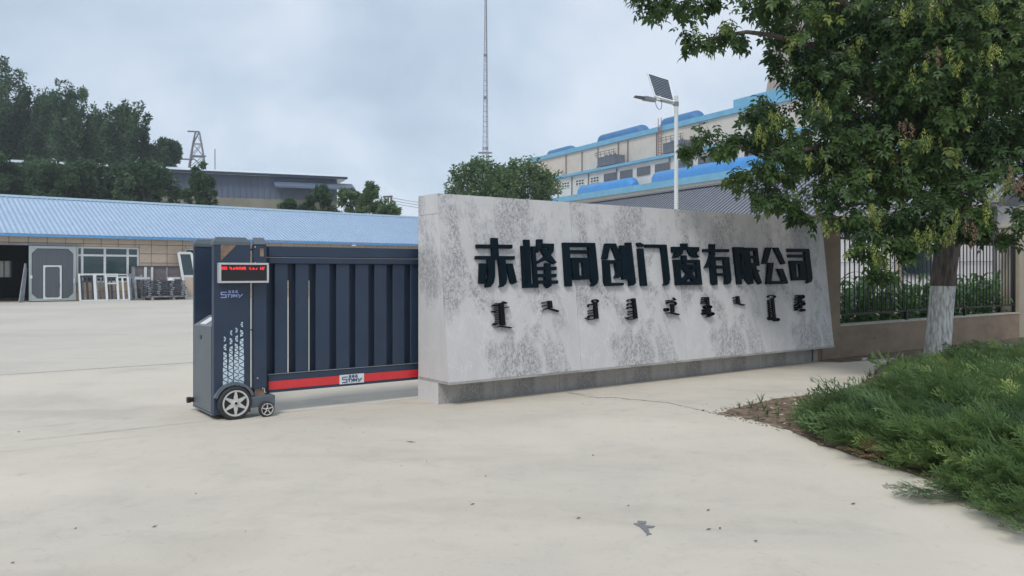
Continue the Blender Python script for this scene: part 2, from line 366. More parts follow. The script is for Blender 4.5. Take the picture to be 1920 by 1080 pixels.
m_lime = mat('whitewashed_bark', (0.30, 0.285, 0.26), 0.9, 0, 0.15, 8, bump=1.0, bscale=24, stretch=(3, 3, 0.6), col2=(0.76, 0.75, 0.71), lo=0.34, hi=0.58)
m_twig = mat('twig', (0.10, 0.085, 0.06), 0.9)
m_farbark = mat('far_bark', (0.05, 0.045, 0.04), 0.9)
m_soil = mat('bare_soil', (0.125, 0.085, 0.055), 0.95, 0, 0.35, 7, bump=1.0, bscale=30, col2=(0.27, 0.195, 0.13), lo=0.38, hi=0.68)
m_stonebit = mat('stone_bit', (0.30, 0.27, 0.23), 0.9, 0, 0.4, 30, rand=0.5)
m_whitelit = mat('white_litter', (0.72, 0.72, 0.73), 0.6, 0, 0.08, 30)
m_pvc = mat('white_pvc', (0.62, 0.63, 0.60), 0.4, 0, 0.12, 6)
m_mark = mat('grey_tar_mark', (0.19, 0.19, 0.20), 0.7)
m_crack = mat('crack_dark', (0.10, 0.085, 0.07), 0.95)
m_tower = mat('cooling_tower_concrete', (0.40, 0.345, 0.31), 0.85, 0, 0.07, 0.05)
m_shed = mat('slate_blue_sheet', (0.105, 0.135, 0.195), 0.6, 0, 0.10, 0.4, stretch=(1, 1, 0.1))
m_shedb = mat('ochre_sheet', (0.22, 0.21, 0.17), 0.7, 0, 0.12, 0.4)
m_shedroof = mat('pale_roof_sheet', (0.62, 0.66, 0.70), 0.4, 0, 0.08)
L_MAPLE = leaf_mat('maple_leaf', (0.014, 0.042, 0.016), (0.085, 0.150, 0.040), (0.260, 0.310, 0.070), 0.42, 0.42)
L_SEED = leaf_mat('maple_seed', (0.13, 0.18, 0.04), (0.36, 0.41, 0.10), None, 0.35, 0.6)
L_SEEDB = leaf_mat('dry_seed', (0.20, 0.12, 0.08), (0.33, 0.22, 0.16), None, 0.3, 0.7)
L_FAR = leaf_mat('far_leaf', (0.022, 0.056, 0.032), (0.110, 0.185, 0.088), None, 0.38, 0.6)
L_FARL = leaf_mat('far_leaf_light', (0.048, 0.095, 0.044), (0.180, 0.265, 0.110), None, 0.42, 0.6)
L_JUN = leaf_mat('juniper_needle', (0.042, 0.082, 0.036), (0.155, 0.250, 0.085), (0.400, 0.470, 0.160), 0.40, 0.6)
L_JUNB = leaf_mat('dry_juniper', (0.26, 0.17, 0.08), (0.55, 0.40, 0.24), None, 0.2, 0.8)
L_CORN = leaf_mat('broad_plant_leaf', (0.030, 0.085, 0.022), (0.130, 0.270, 0.070), None, 0.35, 0.4)

# ------------------------------------------------------------------ ground
g = MB(); g.add([(-500, -60, 0), (500, -60, 0), (500, 900, 0), (-500, 900, 0)], [(0, 1, 2, 3)]); tag(g.build('ground', m_conc), kind='structure')
yd = MB()
pts = [SG(-60, 6.4, 0.004)]
for i in range(90):
    u = -60+i*1.0; pts.append(SG(u, 6.4+random.uniform(-0.03, 0.03), 0.004))
pts += [SG(32, 60, 0.004), SG(-60, 60, 0.004)]
yd.add(pts, [tuple(range(len(pts)))]); tag(yd.build('yard', m_yard), kind='structure')

# ------------------------------------------------------------------ company sign
ZS0, ZS1, PR, TH = 0.289, 2.547, 0.243, 0.485
SL = 8.02
sign = empty('company_sign', SG.mat(0, 0, 0), 'long grey marbled stone company sign with dark Chinese characters and Mongolian words', 'sign')
def face_v(z): return -PR*(ZS1-z)/(ZS1-ZS0)
core = MB(); g0 = 0.012
core.prism([SG(g0, face_v(ZS0)+g0, ZS0+g0), SG(g0, g0, ZS1-g0), SG(g0, TH-g0, ZS1-g0), SG(g0, TH-g0, ZS0+g0)], (SG(SL-2*g0, 0, 0)-SG(0, 0, 0)))
core.build('core', m_grout, sign)
def slab_panel(u0, u1, tilt=0):
    b = MB(); t = 0.022
    b.prism([SG(u0, face_v(ZS0), ZS0), SG(u1, face_v(ZS0), ZS0), SG(u1, 0, ZS1), SG(u0, 0, ZS1)], SG(0, t, 0)-SG(0, 0, 0))
    return b.build('panel', m_stone, sign, SG.mat(u0, 0, 0))
edges = [0, 2.08, 4.16, 6.24, SL]
for a, b_ in zip(edges[:-1], edges[1:]): slab_panel(a+(0.002 if a else 0), b_-(0.002 if b_ < SL else 0))
for (u, sgn) in ((0, 1), (SL, -1)):      # end cheeks
    b = MB(); zs = ZS1-0.24
    vA = face_v(ZS0)+0.024; 
    b.prism([SG(u+sgn*0.001, vA, ZS0+0.001), SG(u+sgn*0.001, face_v(zs)+0.024, zs-0.002), SG(u+sgn*0.001, TH, zs-0.002), SG(u+sgn*0.001, TH, ZS0+0.001)], (SG(sgn*0.020, 0, 0)-SG(0, 0, 0)))
    b.build('end_panel', m_stone, sign, SG.mat(u, 0.3, 0.2))
    b = MB(); b.prism([SG(u+sgn*0.001, face_v(zs)+0.026, zs+0.002), SG(u+sgn*0.001, 0.024, ZS1-0.001), SG(u+sgn*0.001, TH, ZS1-0.001), SG(u+sgn*0.001, TH, zs+0.002)], (SG(sgn*0.020, 0, 0)-SG(0, 0, 0)))
    b.build('end_panel', m_stone, sign, SG.mat(u, 0.7, 1.2))
b = MB(); b.box(SG, (0.004, SL-0.004), (0.026, TH-0.002), (ZS1-0.012, ZS1+0.006)); b.build('top_cap', m_stone, sign)
b = MB(); b.box(SG, (-0.006, SL+0.006), (-PR-0.012, TH), (ZS0-0.026, ZS0-0.002)); b.build('drip_edge', m_stone_b, sign)
be = [0.0, 0.81, 1.9, 3.0, 4.1, 5.2, 6.3, 7.2, 7.72]
for a, b_ in zip(be[:-1], be[1:]):
    b = MB(); b.box(SG, (a+0.002, b_-0.002), (0, 0.025), (0, ZS0-0.028)); b.build('base_panel', m_stone_b, sign, SG.mat(a, 0, 0))
b = MB(); b.box(SG, (0.012, 7.70), (0.03, TH-0.01), (0.0, ZS0-0.03)); b.build('base', m_stone_b, sign)
b = MB(); b.box(SG, (-0.002, 0.010), (0.002, TH), (0, ZS0-0.028)); b.build('base_panel', m_stone, sign, SG.mat(0, 0, 0))
b = MB(); b.box(SG, (7.724, 7.80), (0.02, TH-0.01), (0, ZS0-0.03)); b.build('end_post', m_gate, sign)
b = MB(); b.box(SG, (7.802, 7.95), (0.03, TH-0.01), (0, ZS0-0.03)); b.build('base_panel', m_pillar, sign)

FN = (SG(0, 0, ZS1)-SG(0, -PR, ZS0)).normalized(); UN = (SG(1, 0, 0)-SG(0, 0, 0))
NRM = UN.cross(FN).normalized()
if NRM.y > 0: NRM = -NRM
P0 = SG(0, 0, ZS1)
def on_face(px, py, lift):
    d = Vector(((px-960)/FPX, 1, (HOR-py)/FPX)); q = P0+NRM*lift; o = Vector((0, 0, CH))
    return o+d*((q-o).dot(NRM)/d.dot(NRM))
class Glyph:
    def __init__(s, o, sc, lift, depth): s.o, s.sc, s.lift, s.dep = o, sc, lift, depth; s.mb = MB(); s.k = 0
    def P(s, *xy):
        pts = [on_face(s.o[0]+xy[i]/s.sc, s.o[1]+xy[i+1]/s.sc, s.lift+s.k*0.0006) for i in range(0, len(xy), 2)]
        s.k += 1; s.mb.prism(pts, -NRM*(s.dep+s.k*0.0006)); return s
    def L(s, x0, y0, x1, y1, w, w1=None):
        w1 = w if w1 is None else w1; dx, dy = x1-x0, y1-y0; l = math.hypot(dx, dy) or 1; nx, ny = -dy/l, dx/l
        return s.P(x0+nx*w/2, y0+ny*w/2, x1+nx*w1/2, y1+ny*w1/2, x1-nx*w1/2, y1-ny*w1/2, x0-nx*w/2, y0-ny*w/2)
    def ring(s, cx, cy, rx, ry, w, n=10, a0=0, a1=360):
        for i in range(n):
            t0, t1 = R(a0+(a1-a0)*i/n), R(a0+(a1-a0)*(i+1)/n)
            s.L(cx+rx*math.cos(t0), cy+ry*math.sin(t0), cx+rx*math.cos(t1), cy+ry*math.sin(t1), w)
        return s
A = ((880, 430), 5.4); B = ((1050, 440), 6); C = ((1220, 440), 6); D_ = ((1370, 440), 6)
LF, DP = 0.046, 0.040
def ch(org): return Glyph(org[0], org[1], LF, DP)
gl = []
q = ch(A); q.P(228,85,290,88,302,290,235,290).P(78,152,438,155,438,192,80,190).P(72,268,462,270,460,305,70,303).P(112,342,178,345,168,550,105,548)
q.P(190,300,262,300,262,480,250,540,215,585,175,588,168,565,185,535,194,480).P(300,300,368,303,385,500,375,550,345,580,308,588,322,560,318,500).P(378,345,440,345,485,535,445,555,425,540); gl.append(('赤', q))
q = ch(A); q.P(530,165,570,170,588,562,550,562).P(558,103,612,105,632,556,592,556).P(636,170,668,170,700,556,660,556).P(550,550,702,550,702,590,552,592)
q.P(692,100,745,100,742,160,700,235,682,232,690,160).P(738,142,860,145,856,190,748,184).P(860,146,856,220,800,300,700,345,696,322,756,280,802,215,812,182).P(745,190,770,190,888,335,860,352,782,300,735,215)
q.P(700,378,886,378,884,412,700,412).P(702,450,886,450,884,484,702,484).P(700,516,902,516,900,550,700,548).P(775,340,825,340,835,570,800,595,770,570); gl.append(('峰', q))
q = ch(B); q.P(38,88,105,88,140,580,68,580).P(38,88,398,92,400,138,40,135).P(320,95,398,92,437,490,425,545,385,580,352,575,368,540,350,500).P(120,172,318,175,318,213,122,210)
q.P(130,258,208,258,225,508,155,508).P(258,258,325,260,345,500,266,504).P(130,258,325,260,328,312,135,312).P(148,462,340,460,345,500,155,508); gl.append(('同', q))
q = ch(B); q.P(515,98,575,98,535,278,480,272).P(515,98,630,98,640,138,520,138).P(575,100,630,98,690,232,700,282,640,278).P(490,285,690,285,690,325,492,325).P(490,285,560,285,582,575,520,572,505,540)
q.P(510,540,720,540,718,570,525,578).P(622,300,692,300,695,470,660,488,620,485,640,440).P(680,120,745,118,772,500,712,505).P(748,88,805,88,857,540,830,570,785,578,790,520,765,500); gl.append(('创', q))
q = ch(B); q.P(872,90,905,88,955,115,945,135,900,135,875,120).P(880,155,940,155,985,575,918,575).P(965,108,1200,112,1200,150,970,143).P(1140,110,1202,112,1242,500,1230,550,1200,572,1170,568,1185,540); gl.append(('门', q))
q = ch(C); q.P(350,98,418,98,420,160,355,160).P(245,135,548,138,550,185,505,203,425,172,350,175,300,203,248,195).P(290,190,370,172,360,215,310,258,255,260).P(425,172,530,190,520,215,555,255,500,255,450,230)
q.P(265,282,335,282,352,565,295,565).P(265,282,555,282,558,318,268,316).P(512,285,555,282,582,560,530,565).P(290,525,578,525,582,562,295,568).P(360,232,408,232,412,330,365,330)
q.P(342,345,400,342,535,522,478,522).P(500,338,542,345,405,526,345,522).P(330,332,505,335,500,372,345,375); gl.append(('窗', q))
q = ch(C); q.P(668,105,728,105,728,230,652,372,612,372,642,320,674,220).P(598,160,885,162,885,195,600,192).P(670,250,730,250,757,560,715,570,690,545).P(720,248,885,250,888,288,725,285)
q.P(825,255,885,250,912,500,900,545,870,560,838,550,845,500).P(735,345,890,345,890,380,738,378).P(745,430,895,430,898,465,748,462); gl.append(('有', q))
q = ch(D_); q.P(35,140,98,138,130,555,82,560).P(90,140,145,140,168,250,150,320,176,400,165,490,118,508,112,460,140,440,118,340,118,300,132,240,92,180)
q.P(152,148,212,145,262,550,215,560,170,505).P(150,145,305,148,308,184,160,180).P(272,148,305,148,328,345,284,350).P(210,236,315,236,318,268,215,268).P(215,318,325,318,328,350,220,350).P(230,350,285,350,357,545,325,558,285,500).P(300,395,335,400,292,446,275,415); gl.append(('限', q))
q = ch(D_); q.P(405,143,462,143,412,325,362,330).P(485,145,540,145,622,325,580,335).P(430,315,487,315,462,520,408,550).P(420,520,645,522,648,550,405,558).P(530,382,590,382,650,540,600,545); gl.append(('公', q))
q = ch(D_); q.P(645,155,885,158,888,195,650,192).P(830,158,885,158,925,490,912,530,865,548,868,500).P(655,222,832,224,832,255,658,255).P(668,292,735,295,750,500,700,515).P(668,292,832,292,835,328,670,326).P(775,295,832,292,860,500,790,510).P(695,475,855,475,858,508,700,515); gl.append(('司', q))
for nm, q in gl:
    o = q.mb.build('character', m_letter, sign); o['label'] = 'dark raised Chinese character '+nm
def wd(org): return Glyph(org[0], org[1], 0.034, 0.032)
ws = []
q = wd(A); q.P(310,745,350,745,368,970,322,970)
for i in range(12): q.L(262+i*1.2, 752+i*18, 318+i*0.8, 748+i*18, 6)
q.P(236,775,250,760,300,764,280,778).P(232,832,245,822,280,826,262,840).P(242,968,262,945,300,950,270,972).P(335,745,350,728,390,742,385,752).L(355,795,405,785,9).P(265,990,330,975,440,992,430,1000,340,988); ws.append(q)
q = wd(A); q.P(805,722,838,722,845,795,810,795).L(740,745,808,728,8).L(745,777,808,764,8).P(742,822,800,790,915,822,905,836,800,806); ws.append(q)
q = wd(B); q.P(385,765,422,765,437,945,397,945).ring(405,746,34,17,9,12).ring(355,800,28,20,8,8,150,330).L(330,857,392,842,8).L(332,884,394,876,8).ring(362,925,30,18,8,6,150,330).P(298,932,345,950,400,942,400,952,345,958); ws.append(q)
q = wd(B); q.P(818,715,852,715,878,942,842,942)
for (yy, tt) in ((735, 1), (780, 1), (820, 1), (860, 0), (888, 0), (922, 0)):
    if tt: q.ring(795, yy+10, 28, 18, 8, 6, 160, 350)
    else: q.L(778, yy+8, 845, yy-6, 8)
q.P(745,930,790,948,850,942,850,952,790,956); ws.append(q)
q = wd(C); q.P(232,780,268,780,272,870,238,870).L(180,742,288,732,8).L(262,708,290,735,8).ring(240,775,55,24,9,12,180,450).ring(190,842,22,16,8,9).P(190,888,235,868,335,893,320,905,240,882).L(200,768,290,756,7); ws.append(q)
q = wd(C); q.P(632,700,660,700,668,795,640,795).P(645,800,678,800,682,900,655,900)
for yy in (712, 732, 752, 772): q.ring(608, yy, 24, 9, 7, 7, 160, 380)
q.ring(655,812,40,17,8,12).ring(628,850,22,14,7,8).ring(625,884,22,13,7,8).ring(695,890,26,16,8,11).L(655,925,700,905,7); ws.append(q)
q = wd(C); q.P(975,690,1000,690,1010,770,980,770).L(935,712,980,694,8).L(940,738,980,726,7).P(942,776,980,764,1070,788,1052,798,982,778).L(945,755,985,750,6); ws.append(q)
q = wd(D_); q.P(466,712,490,712,515,955,490,955).ring(468,698,42,16,9,11,150,400)
for i in range(8): q.L(428+i*2.5, 742+i*24, 470+i*2.5, 728+i*24, 7).L(428+i*2.5, 742+i*24, 440+i*2.5, 754+i*24, 6)
q.ring(462,942,22,16,8,9).ring(528,955,26,15,9,10); ws.append(q)
q = wd(D_); q.P(775,690,805,690,812,830,784,830)
for yy in (690, 712, 734, 760, 790, 820): q.ring(760, yy, 20, 9, 8, 7, 150, 390)
q.ring(812,698,22,20,9,9,200,460).ring(822,776,20,20,9,9,200,460).ring(828,848,16,12,8,9).L(750,850,800,800,7).L(745,800,840,740,5); ws.append(q)
for q in ws: q.mb.build('word', m_letter_s, sign)

# ------------------------------------------------------------------ sliding gate panel
VG = 0.60
gate = empty('sliding_gate', SG.mat(-1.9, VG, 0), 'dark blue metal sliding gate with vertical slats and a red stripe beside the stone sign', 'gate')
uL = SG.u_at(503, VG); uR = 1.35
def zg(px, py, v=VG): return SG.z_at(px, py, v)
zt, zr, zb0, zb1 = 1.895, 1.695, 0.435, 0.232
b = MB(); b.box(SG, (uL, uR), (VG, VG+0.12), (zr+0.075, zt), 0.008); b.box(SG, (uL, uR), (VG-0.012, VG+0.11), (zr, zr+0.070), 0.006)
b.build('top_rail', m_gate, gate)
b = MB(); b.box(SG, (uL, uR), (VG, VG+0.12), (zb1, zb0), 0.006); b.build('bottom_rail', m_gate, gate)
b = MB(); b.box(SG, (uL, uR), (VG-0.006, VG+0.01), (zb0+0.003, zb0+0.010)); b.build('bead', m_steel, gate)
b = MB(); b.box(SG, (uL+0.004, uR), (VG-0.004, VG+0.002), (zb1+0.035, zb1+0.130)); b.build('red_stripe', m_red, gate)
fins = [(515,539.5),(554.6,579),(592.6,618),(631,655),(667,691),(702.5,725),(737,758.5),(770,791)]
us = [(SG.u_at(a, VG+0.015), SG.u_at(c, VG+0.015)) for a, c in fins]
d = us[-1][0]-us[-2][0]; us.append((us[-1][0]+d, us[-1][1]+d)); us.append((us[-1][0]+d, us[-1][1]+d))
for i, (a, c) in enumerate(us):
    if c > uR: break
    b = MB(); b.box(SG, (a, c), (VG+0.015, VG+0.040), (zb0, zr), 0.004); b.build('slat', m_gate, gate)
    if i+1 < len(us):
        a2 = us[i+1][0]+0.07; c0 = c+(0.044 if i == 0 else 0.044 if i == 1 else 0.0)
        b = MB(); b.box(SG, (c0, a2), (VG+0.095, VG+0.112), (zb0, zr), 0.003); b.build('slat', m_gate_d, gate)
        if i < 2:
            b = MB(); b.box(SG, (c+0.02, a2), (VG+0.096, VG+0.110), (zr-0.19, zr)); b.build('slat', m_gate_d, gate)
b = MB(); b.box(SG, (uL, us[0][0]+0.03), (VG+0.095, VG+0.112), (zb0, zr)); b.build('slat', m_gate_d, gate)
# end post of the gate with its small wheel
pa, pb = SG.u_at(475.5, VG-0.07), SG.u_at(500, VG-0.07)
zpt = zg(486, 458, VG-0.07)
b = MB(); b.box(SG, (pa, pb), (VG-0.07, VG-0.025), (0.30, zpt), 0.004); b.box(SG, (pa+0.05, pb), (VG-0.024, VG+0.14), (0.30, zpt))
b.build('post', m_gate, gate)
b = MB()
A0 = [SG(pa+0.001, VG-0.08, zpt), SG(pb+0.006, VG-0.08, zpt), SG(pb+0.006, VG+0.05, zpt), SG(pa+0.03, VG+0.05, zpt)]
A1 = [SG(pa+0.004, VG-0.02, zpt+0.075), SG(pb-0.02, VG-0.02, zpt+0.075), SG(pb-0.02, VG+0.03, zpt+0.075), SG(pa+0.03, VG+0.03, zpt+0.075)]
b.add(A0+A1, [(3,2,1,0),(4,5,6,7),(0,1,5,4),(1,2,6,5),(2,3,7,6),(3,0,4,7)]); b.build('post_cap', m_gate_l, gate)
ww = pb-pa
b = MB(); b.box(SG, (pa+ww*0.48, pa+ww*0.76), (VG-0.074, VG-0.068), (zpt-0.135, zpt-0.045)); b.build('vent_window', m_brown, gate)
b = MB()
for (k, zz) in ((0.12, zpt-0.03), (0.12, zpt-0.21), (0.3, 0.42), (0.7, 0.30)): b.lathe(SG(pa+ww*k, VG-0.07, zz), SG(0, -1, 0)-SG(0, 0, 0), [(0.0001, 0.008), (0.007, 0.006), (0.009, 0)], 8)
b.build('bolt', m_silver, gate)
b = MB(); b.box(SG, (pa+0.02, pb-0.02), (VG-0.05, VG+0.10), (0.215, 0.30)); b.build('axle_block', m_brown, gate)
bu0, bu1 = SG.u_at(462, VG-0.13), SG.u_at(516, VG-0.13)
b = MB(); b.box(SG, (bu0, bu1), (VG-0.13, VG+0.13), (0.105, 0.225), 0.006); b.build('wheel_bracket', m_gate_l, gate)
def wheel(parent, C, rad, wd_, nsp, name='wheel'):
    ax = SG(0, -1, 0)-SG(0, 0, 0)
    t = MB(); r = rad
    t.lathe(C, ax, [(r*0.76, wd_*0.50), (r*0.84, wd_*0.60), (r*0.93, wd_*0.58), (r*0.985, wd_*0.42), (r, wd_*0.2), (r, -wd_*0.3), (r*0.95, -wd_*0.5), (r*0.5, -wd_*0.5)], 40)
    w = t.build(name, m_tyre, parent)
    t = MB(); t.lathe(C, ax, [(r*0.80, wd_*0.30), (r*0.795, wd_*0.62), (r*0.77, wd_*0.64), (r*0.70, wd_*0.60), (r*0.68, wd_*0.35)], 40)
    u = SG(1, 0, 0)-SG(0, 0, 0); z = Vector((0, 0, 1))
    for i in range(nsp):
        a = 2*math.pi*i/nsp+math.pi/2; dr = u*math.cos(a)+z*math.sin(a); dn = -u*math.sin(a)+z*math.cos(a)
        base = C+ax*wd_*0.42
        wi, wo = (0.155, 0.055) if nsp == 6 else (0.09, 0.06)
        t.prism([base+ax*wd_*0.14+dr*r*0.10+dn*r*wi, base+ax*wd_*0.14+dr*r*0.10-dn*r*wi, base+ax*wd_*0.16+dr*r*0.70-dn*r*wo, base+ax*wd_*0.16+dr*r*0.70+dn*r*wo], -ax*wd_*0.2)
    t.build('rim', m_alloy, w)
    t = MB(); t.lathe(C, ax, [(r*0.70, wd_*0.28), (0.0001, wd_*0.28)], 30); t.build('hub_back', m_black, w)
    t = MB(); t.lathe(C, ax, [(r*0.17, wd_*0.5), (r*0.16, wd_*0.66), (r*0.10, wd_*0.72), (r*0.09, wd_*0.66), (0.0001, wd_*0.66)], 20); t.build('hub_cap', m_alloy, w)
    t = MB(); t.lathe(C, ax, [(r*0.085, wd_*0.665), (r*0.07, wd_*0.74), (0.0001, wd_*0.74)], 14); t.build('hub_nut', m_black, w)
    return w
cu = SG.u_at(501, VG-0.19); wheel(gate, SG(cu, VG-0.165, 0.085), 0.085, 0.06, 5)
# badge on the stripe
def logo(parent, Fq, u0, u1, v, z0, z1, m, lean=0.0):
    """the five letter wordmark with three small characters above it"""
    b = MB(); W, H = u1-u0, z1-z0; kk = [0]
    def ln(x0, y0, x1, y1, w=0.06):
        dx, dy = (x1-x0)*W, (y1-y0)*H; l = math.hypot(dx, dy) or 1; nx, ny = -dy/l*w*H, dx/l*w*H
        kk[0] += 1; o = -0.0002*kk[0]
        A_ = (u0+x0*W, z0+y0*H); B_ = (u0+x1*W, z0+y1*H)
        P = [Fq(A_[0]+nx, v+o, A_[1]+ny), Fq(B_[0]+nx, v+o, B_[1]+ny), Fq(B_[0]-nx, v+o, B_[1]-ny), Fq(A_[0]-nx, v+o, A_[1]-ny)]
        b.prism(P, Fq(0, 0.004, 0)-Fq(0, 0, 0))
    w = 0.06
    ln(.02,.78,.28,.78,w); ln(.02,.78,.02,.45,w); ln(.02,.45,.24,.45,w); ln(.24,.45,.24,.08,w); ln(.0,.08,.26,.08,w)      # S
    ln(.29,.48,.44,.48,w); ln(.36,.48,.35,.06,w)                                                                       # T
    ln(.45,.50,.51,.24,w); ln(.58,.50,.47,.02,w)                                                                       # Y
    ln(.59,.06,.60,.48,w); ln(.60,.48,.66,.20,w); ln(.66,.20,.73,.48,w); ln(.73,.48,.73,.06,w)                              # M
    ln(.79,.50,.86,.24,w); ln(1.0,.50,.82,.02,w)                                                                       # Y
    for x in (.34, .50, .66):
        ln(x,.96,x+.11,.96,.045); ln(x,.80,x+.11,.80,.045); ln(x+.055,.96,x+.05,.72,.045); ln(x+.05,.80,x,.66,.045); ln(x+.055,.80,x+.11,.66,.045)
    return b.build('logo', m, parent)
zc0, zc1 = zb1+0.028, zb1+0.137
lu0, lu1 = SG.u_at(637, VG-0.01), SG.u_at(682.5, VG-0.01)
b = MB(); b.box(SG, (lu0, lu1), (VG-0.010, VG-0.003), (zc0, zc1)); bd = b.build('badge', m_plate, gate)
logo(bd, SG, lu0+0.03, lu1-0.03, VG-0.013, zc0+0.012, zc1-0.008, m_logo_d)

# ------------------------------------------------------------------ gate drive unit
V0 = 0.53; DV = 0.83
du0, du1 = SG.u_at(401, V0), SG.u_at(470, V0)
drive = empty('gate_drive_unit', SG.mat(du0, V0, 0), 'tall dark blue wheeled gate drive housing with red display panel and white triangle pattern', 'gate motor')
ZT = 1.925
def plate_prof(F, v0, v1, name, zb):
    b = MB(); c = 0.05
    b.box(F, (du0, du1), (v0, v1), (zb, ZT), 0.005)
    return b.build(name, m_gate, drive)
plate_prof(SG, V0, V0+0.085, 'front_plate', 0.055)
plate_prof(SG, V0+DV-0.05, V0+DV, 'back_plate', 0.055)
for (v0, v1, nm) in ((V0-0.006, V0+0.10, 'top_cap'), (V0+DV-0.06, V0+DV+0.006, 'top_cap')):
    b = MB(); zz = ZT; h = 0.055; i = 0.06
    A0 = [SG(du0-0.006, v0, zz-0.03), SG(du1+0.001, v0, zz-0.03), SG(du1+0.001, v1, zz-0.03), SG(du0-0.006, v1, zz-0.03)]
    A1 = [SG(du0-0.006, v0, zz+0.005), SG(du1+0.001, v0, zz+0.005), SG(du1+0.001, v1, zz+0.005), SG(du0-0.006, v1, zz+0.005)]
    A2 = [SG(du0+0.035, v0+0.02, zz+h), SG(du1-0.05, v0+0.02, zz+h), SG(du1-0.05, v1-0.02, zz+h), SG(du0+0.035, v1-0.02, zz+h)]
    b.add(A0+A1+A2, [(3,2,1,0),(8,9,10,11)]+[(r*4+k, r*4+(k+1) % 4, r*4+4+(k+1) % 4, r*4+4+k) for r in range(2) for k in range(4)]); b.build(nm, m_gate_l, drive)
# motor housing between the plates
zh = SG.z_at(398, 612, V0+0.09); zh2 = zh+0.05
b = MB(); hv0, hv1 = V0+0.088, V0+DV-0.053
b.prism([SG(du0-0.004, hv0, 0.07), SG(du0-0.004, hv1, 0.07), SG(du0-0.004, hv1, zh-0.02), SG(du0-0.004, hv0, zh)], SG(du1-du0-0.03, 0, 0)-SG(0, 0, 0))
b.build('motor_housing', m_gate_l, drive)
b = MB(); b.add([SG(du0-0.006, hv0, zh+0.002), SG(du0-0.006, hv1, zh-0.018), SG(du0+0.17, hv1, zh+0.09), SG(du0+0.17, hv0, zh+0.11),
                 SG(du1-0.04, hv1, zh+0.09), SG(du1-0.04, hv0, zh+0.11), SG(du0-0.004, hv0, zh-0.002), SG(du1-0.04, hv0, zh-0.002), SG(du0-0.004, hv1, zh-0.022), SG(du1-0.04, hv1, zh-0.022)],
                [(0, 1, 2, 3), (3, 2, 4, 5), (0, 3, 5, 7, 6), (1, 8, 9, 4, 2), (4, 9, 7, 5), (0, 6, 8, 1)])
b.build('sloped_lid', m_steel, drive)
b = MB(); L0 = [(0.02, 0.30), (0.02, 0.52), (0.13, 0.52), (0.13, 0.30)]
b.prism([SG(du0+a, hv0+c, zh+0.004+a/0.176*0.108-(c/(hv1-hv0))*0.02) for a, c in L0], Vector((0, 0, 0.004))); b.build('paper_notice', m_whitelit, drive)
b = MB(); b.box(SG, (du0-0.012, du0-0.004), (hv0+0.37, hv0+0.42), (zh-0.16, zh-0.12)); b.build('key_lock', m_black, drive)
b = MB(); b.box(SG, (du0-0.05, du0+0.02), (V0+DV-0.06, V0+DV+0.02), (0.10, 0.15), 0.01); b.lathe(SG(du0-0.045, V0+DV-0.03, 0.125), SG(-1, 0, 0)-SG(0, 0, 0), [(0.035, -0.01), (0.035, 0.03), (0.0001, 0.035)], 12); b.build('bumper', m_black, drive)
b = MB(); b.box(SG, (du0+0.02, du1-0.02), (V0+0.10, V0+DV-0.07), (0.035, 0.066)); b.build('underframe', m_black, drive)
b = MB(); b.box(SG, (du0-0.006, du0+0.03), (V0+0.05, V0+DV-0.02), (0.045, 0.064)); b.build('skirt', m_gate_l, drive)
# top triangular opening
VT = V0-0.002
def pt(px, py, v=VT): return SG(SG.u_at(px, v), v, SG.z_at(px, py, v))
b = MB(); b.prism([pt(414, 459), pt(444, 459), pt(414, 489)], SG(0, 0.004, 0)-SG(0, 0, 0)); b.build('corner_window', m_brown, drive)
# LED display
VD = V0-0.10
dz0, dz1 = SG.z_at(408, 531, VD), SG.z_at(408, 492.5, VD); e0, e1 = SG.u_at(411, VD), SG.u_at(504.5, VD)
b = MB(); fr = 0.022
b.box(SG, (e0, e1), (VD, VD+0.085), (dz0, dz0+fr), 0.004); b.box(SG, (e0, e1), (VD, VD+0.085), (dz1-fr, dz1), 0.004)
b.box(SG, (e0+0.001, e0+fr), (VD+0.001, VD+0.084), (dz0+fr, dz1-fr)); b.box(SG, (e1-fr, e1-0.001), (VD+0.001, VD+0.084), (dz0+fr, dz1-fr))
dsp = b.build('display', m_silver, drive)
b = MB(); b.box(SG, (e0+fr, e1-fr), (VD+0.012, VD+0.07), (dz0+fr, dz1-fr)); b.build('screen', m_black, dsp)
b = MB(); cw = (e1-e0-2*fr); rows = 5; cell = 0.0075
zt_ = dz1-fr-0.022
pat = ["1111111100010100000001100111001111100000010000000000000011011110",
       "1111111100011110011111110111111111100001100001100001000011011100",
       "1101101100001110111101111101101111100000110011110011000011110100",
       "1111111100000110111001101101111011100000011001100110000011011100"]
for r_, row in enumerate(pat):
    for c_, chh in enumerate(row):
        if chh == '1':
            uu = e0+fr+0.006+c_*(cw-0.02)/64; z_ = zt_-r_*0.0082
            P = [SG(uu, VD+0.010, z_-0.006), SG(uu+0.0062, VD+0.010, z_-0.006), SG(uu+0.0062, VD+0.010, z_), SG(uu, VD+0.010, z_)]
            b.add(P, [(0, 1, 2, 3)])
b.build('lit_text', m_led, dsp)
b = MB(); b.box(SG, (e0+0.02, e0+0.10), (VD+0.08, V0), (dz0+0.03, dz1-0.03)); b.box(SG, (e0+0.28, e0+0.33), (VD+0.08, V0), (dz0+0.03, dz1-0.03)); b.build('mounting_arm', m_black, drive)
logo(drive, SG, SG.u_at(414, VT), SG.u_at(455, VT), VT, SG.z_at(414, 559, VT), SG.z_at(414, 545, VT), m_logo)
